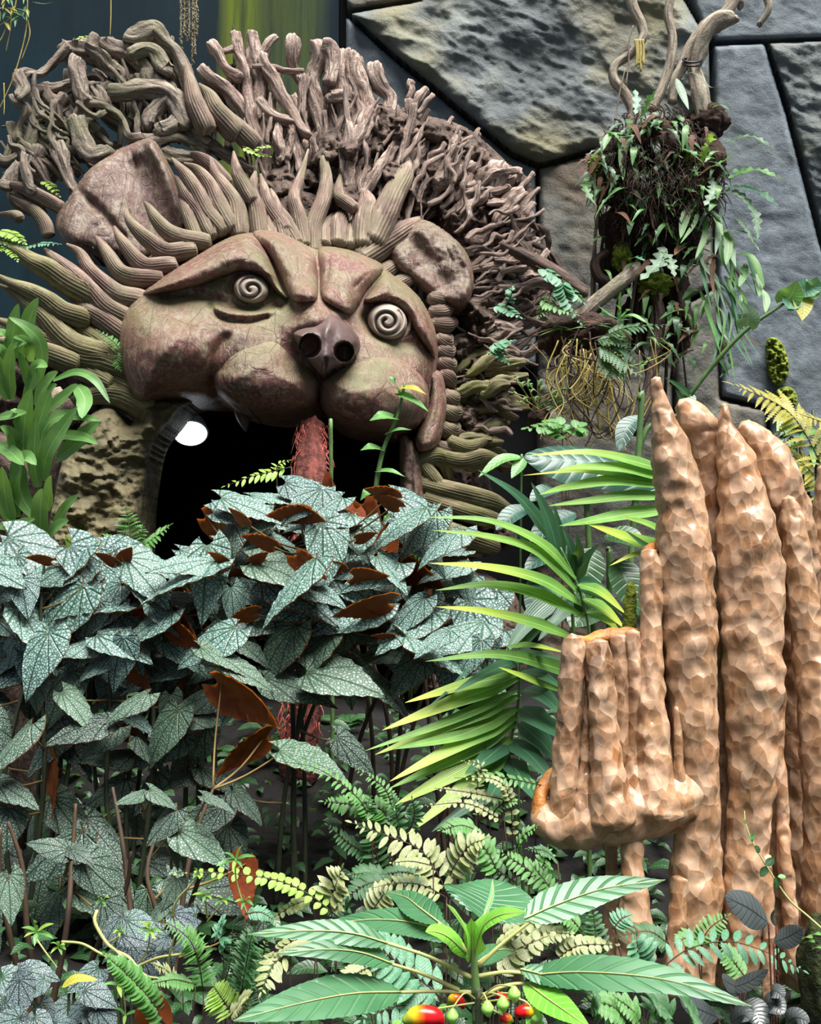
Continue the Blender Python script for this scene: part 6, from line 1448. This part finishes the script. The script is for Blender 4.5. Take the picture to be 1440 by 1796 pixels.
for i in range(64):
    x0, y0 = rs.uniform(975, 1085), rs.uniform(575, 640)
    dep = rs.uniform(6.75, 7.1)
    lb = rs.uniform(30, 170)
    x1 = x0 + rs.uniform(-70, 75)
    if i % 2 == 0: q = [(x0, y0), (x0 + rs.uniform(-40, 20), y0 + lb * 0.5), ((x0 + x1) / 2, y0 + lb), (x1 + rs.uniform(0, 40), y0 + lb * 0.55), (x1 + rs.uniform(0, 30), y0 + rs.uniform(0, 30))]
    else: q = [(x0, y0), (x0 + rs.uniform(-18, 18), y0 + lb * 0.35), (x1, y0 + lb * 0.7), (x1 + rs.uniform(-20, 20), y0 + lb)]
    tpx('aerial_root', ta, zd(q, dep, dep - 0.1), [1.5, 1.4, 0.8], M['aerial' if i % 3 else 'root_dark'], sides=6, n=26)
for i in range(24):
    x0, y0 = rs.uniform(950, 1080), rs.uniform(565, 610); a = rs.uniform(2.6, 6.6)
    q = [(x0, y0), (x0 + 22 * math.cos(a), y0 + 14 * math.sin(a)), (x0 + 46 * math.cos(a), y0 + 22 * math.sin(a) + 6)]
    bpx('grass_blade', ta, zd(q, 6.95, 6.85), 4.5, M[rs.choice(['strap', 'fern', 'dead_leaf'])], prof='lance', nseg=10)
gt = thing('grassy_epiphyte', 'small grassy tuft with pale stems beside the yellow root tangle', 'plant', P(945, 720, 6.9))
for i in range(26):
    a = rs.uniform(3.3, 6.1); l2 = rs.uniform(20, 62); x0, y0 = 945 + rs.uniform(-16, 16), 715 + rs.uniform(-14, 12)
    tpx('stem', gt, zd([(x0, y0), (x0 + .5 * l2 * math.cos(a), y0 + .5 * l2 * math.sin(a)), (x0 + l2 * math.cos(a), y0 + l2 * math.sin(a) * 0.9)], 6.9, 6.85), 0.9, M['aerial' if i % 3 else 'stem_green'], sides=4)
    bpx('leaf', gt, zd([(x0 + .7 * l2 * math.cos(a), y0 + .7 * l2 * math.sin(a)), (x0 + .9 * l2 * math.cos(a) + 5, y0 + .9 * l2 * math.sin(a)), (x0 + l2 * math.cos(a) + 12, y0 + l2 * math.sin(a) + 4)], 6.85), 5, M['green_leaf'], prof='lance', nseg=6)
blob('root_mass', gt, 945, 735, 6.95, 20, 22, M['rootball'], seed=3.3)
ro = thing('rosette_plant', 'broad-leaved green rosette on the slanting log', 'plant', P(1083, 560, 7.3))
for q, w in [(((690, 340), (650, 320), (612, 290)), 30), (((690, 340), (740, 325), (792, 352)), 30), (((690, 335), (690, 300), (680, 285)), 26), (((690, 335), (720, 310), (725, 300)), 24), (((690, 340), (660, 345), (640, 335)), 22), (((690, 330), (692, 280), (694, 235)), 14)]:
    bpx('leaf', ro, zd(c6(*q), 7.3, 7.22), w / 2.118, M['green_leaf'], prof='ellip', nseg=12)

# climbing philodendron on the far right
ph = thing('climbing_philodendron', 'slanting green philodendron stem with heart leaves against the slate', 'plant', P(1213, 690, 7.2))
tpx('stem', ph, zd(c6((950, 625), (1060, 485), (1170, 372), (1315, 272)), 7.2, 7.0), [4.2, 4.0, 3.6, 2.6], M['stem_green'], sides=9, n=30)
tpx('stem', ph, zd(c6((950, 625), (900, 700), (800, 740), (760, 860)), 7.2, 7.2), [4.2, 4.2, 4.2], M['stem_green'], sides=9, n=20)
for q, w, mt in [(((1165, 360), (1170, 320), (1148, 275)), 70, 'grey_leaf'), (((1310, 275), (1335, 240), (1350, 195)), 80, 'green_leaf'), (((1335, 260), (1325, 290), (1320, 300)), 60, 'fern_blue'), (((1375, 230), (1410, 215), (1425, 180)), 70, 'fern_blue'), (((1370, 245), (1372, 295), (1370, 345)), 66, 'yellow_leaf'), (((1390, 240), (1420, 250), (1440, 240)), 50, 'green_leaf'), (((950, 620), (915, 590), (860, 555)), 26, 'dark_leaf'), (((960, 630), (930, 640), (900, 600)), 40, 'dark_leaf'), (((955, 625), (945, 660), (930, 690)), 40, 'dark_leaf')]:
    bpx('leaf', ph, zd(c6(*q), 7.0, 6.92), w * 1.25 / 2.118, M[mt], prof='heart', nseg=14, nx=6, normal=Vector((0, -0.93, 0.35)))
for lab, poly in (('upper cushion of yellow-green moss on the right slate wall', [(1346, 596), (1360, 592), (1374, 606), (1384, 640), (1378, 668), (1362, 676), (1350, 660), (1345, 625)]), ('lower cushion of yellow-green moss on the right slate wall', [(1362, 684), (1384, 678), (1398, 692), (1396, 712), (1376, 714), (1364, 702)])):
    o = Relief(poly, lambda x, y: 9.39 + 0 * x, 0.06, 10, noise=lambda x, y: 0.10 * fbm(x / 5, y / 5, 0 * x, 3)).build('moss_cushion', None, M['moss'], step=1.6, back=0.02)
    tag(o, lab, 'moss', 'moss cushions on the wall')
rsb = thing('right_edge_shrub', 'green leafy shrub filling the right edge behind the onyx stone', 'shrub', drop(1420, 1100, 4.6))
rsb.name = 'leafy_shrub'; WL[rsb.name] = Vector(rsb.location)
for i in range(70):
    x, y = rs.uniform(1375, 1460), rs.uniform(700, 1130)
    if x < 1400 and y > 860: continue
    a = rs.uniform(-0.4, 3.6); ln = rs.uniform(26, 60)
    q = [(x, y, 4.6), (x + .5 * ln * math.cos(a), y + .4 * ln * math.sin(a) - 5, 4.55), (x + ln * math.cos(a), y + ln * math.sin(a) * 0.8, 4.5)]
    bpx('leaf', rsb, q, rs.uniform(12, 24), M[rs.choice(['fern_blue', 'green_leaf', 'dark_leaf', 'fern', 'broad'])], prof='lance', nseg=10)
for k in range(6):
    p = P(1390 + 12 * k, 720 + 40 * (k % 3), 4.62); g = drop(1420, 1100, 4.6)
    tube('stem', rsb, [p, p.lerp(g, 0.5) + Vector((0.04, 0, 0)), g], 0.008, M['stem_dark'], sides=6)

# hanging moss and wisps at the top left
hm = thing('hanging_moss', 'grey beaded strands of hanging moss at the top of the panel', 'moss', P(330, -20, 7.6))
M['grey_moss'] = m_plain('grey_moss', lin(96, 88, 70), lin(160, 150, 124), 0.9, 20)
for x0, yb in ((318, 82), (330, 70), (338, 112), (345, 60), (324, 60), (341, 96)):
    tpx('strand', hm, zd([(x0, -30), (x0 + rs.uniform(-3, 3), yb * 0.4), (x0 + rs.uniform(-3, 3), yb)], 7.6), 1.4, M['grey_moss'], sides=5)
    parts = []
    for k in range(60):
        y = -25 + (yb + 28) * k / 60; a = rs.random() * 6.28
        b = P(x0, y, 7.6); e = b + Vector((math.cos(a) * 0.018, math.sin(a) * 0.018, -0.018))
        parts.append(tube_arrays([b, (b + e) / 2 + Vector((0, 0, 0.003)), e], [0.004, 0.005, 0.001], 4, 4))
    v, f, uv = merge_arrays(parts)
    tag(link_obj('beads', mesh_np('beads', v, f, M['grey_moss'], uv), hm), kind='stuff')
wi = thing('hanging_wisps', 'green feathery sprays with thin roots hanging in the top left corner', 'plant', P(30, -30, 6.4))
for q in [((140, -60), (132, 150), (82, 350), (30, 480), (-10, 560)), ((140, 100), (150, 180), (110, 300)), ((560, -40), (560, 80), (556, 180)), ((90, -40), (60, 80), (-20, 140)), ((60, 60), (50, 160), (30, 260)), ((20, 420), (22, 520), (20, 580)), ((40, 120), (10, 190), (-20, 230))]:
    tpx('thin_root', wi, zd(c1(*q), 6.4), [1.3, 1.1, 0.6], M['aerial'], sides=5, n=24)
for i in range(26):
    x, y = rs.uniform(-20, 150), rs.uniform(-40, 110)
    a = rs.uniform(0.2, 2.6)
    q = zd(c1((x, y), (x + 30 * math.cos(a), y + 20 * math.sin(a)), (x + 60 * math.cos(a), y + 54 * math.sin(a))), 6.4, 6.35)
    bpx('spray', wi, q, 8, M[rs.choice(['fern_dark', 'fern_gold', 'fern'])], prof='lance', nseg=28, lobe=0.8, nlobe=9)
for q in (((160, 10), (220, 20), (270, 10)),):
    bpx('spray', wi, zd(c1(*q), 6.4), 9, M['fern_dark'], prof='lance', nseg=28, lobe=0.8, nlobe=9)
mb = thing('mossy_branch', 'moss-covered low branch below the left jaw', 'branch', P(150, 960, 5.9))
tpx('limb', mb, zd(cl((330, 1590), (400, 1620), (500, 1650), (560, 1690)), 5.9, 5.85), [9, 10, 9, 7], M['moss'], sides=16, n=30, gnarl=0.3)

mr = thing('mossy_rock', 'dark mossy rock in the bottom right corner beside the onyx', 'rock', drop(1445, 1790, 2.95))
M['dark_moss'] = m_plain('dark_moss', lin(18, 24, 12), lin(58, 66, 26), 0.95, 30, 1.0, 0.03)
blob('boulder', mr, 1440, 1720, 2.95, 34, 110, M['dark_moss'], seed=8.0, amp=0.35)

# dark mat of small foliage over the soil
parts = []
for i in range(3400):
    y = rs.uniform(2.3, 6.4); x = rs.uniform(-0.6, 0.7) * y + rs.uniform(-.2, .2)
    z = gzv(x, y) if i % 13 == 0 else float(np.interp(y, [0, 2.0, 3.2, 4.5, 6.5, 10], [-0.30, -0.25, -0.10, 0.0, 0.70, 0.85]))
    z += abs(rs.gauss(0, 0.16 if x < 0.4 else 0.10))
    a = rs.random() * 6.28; ln = rs.uniform(0.05, 0.16)
    b = Vector((x, y, z)); e = b + Vector((math.cos(a) * ln, math.sin(a) * ln, rs.uniform(-0.05, 0.03)))
    parts.append(blade_arrays([b, (b + e) / 2 + Vector((0, 0, 0.02)), e], ln * 0.4, normal=(0, -0.5, 0.9), nseg=4, nx=2, prof='ellip'))
v, f, uv = merge_arrays(parts)
ug = link_obj('undergrowth', mesh_np('undergrowth', v, f, M['dark_leaf'], uv))
tag(ug, 'low dark green undergrowth covering the soil between the plants', 'undergrowth', kind='stuff')
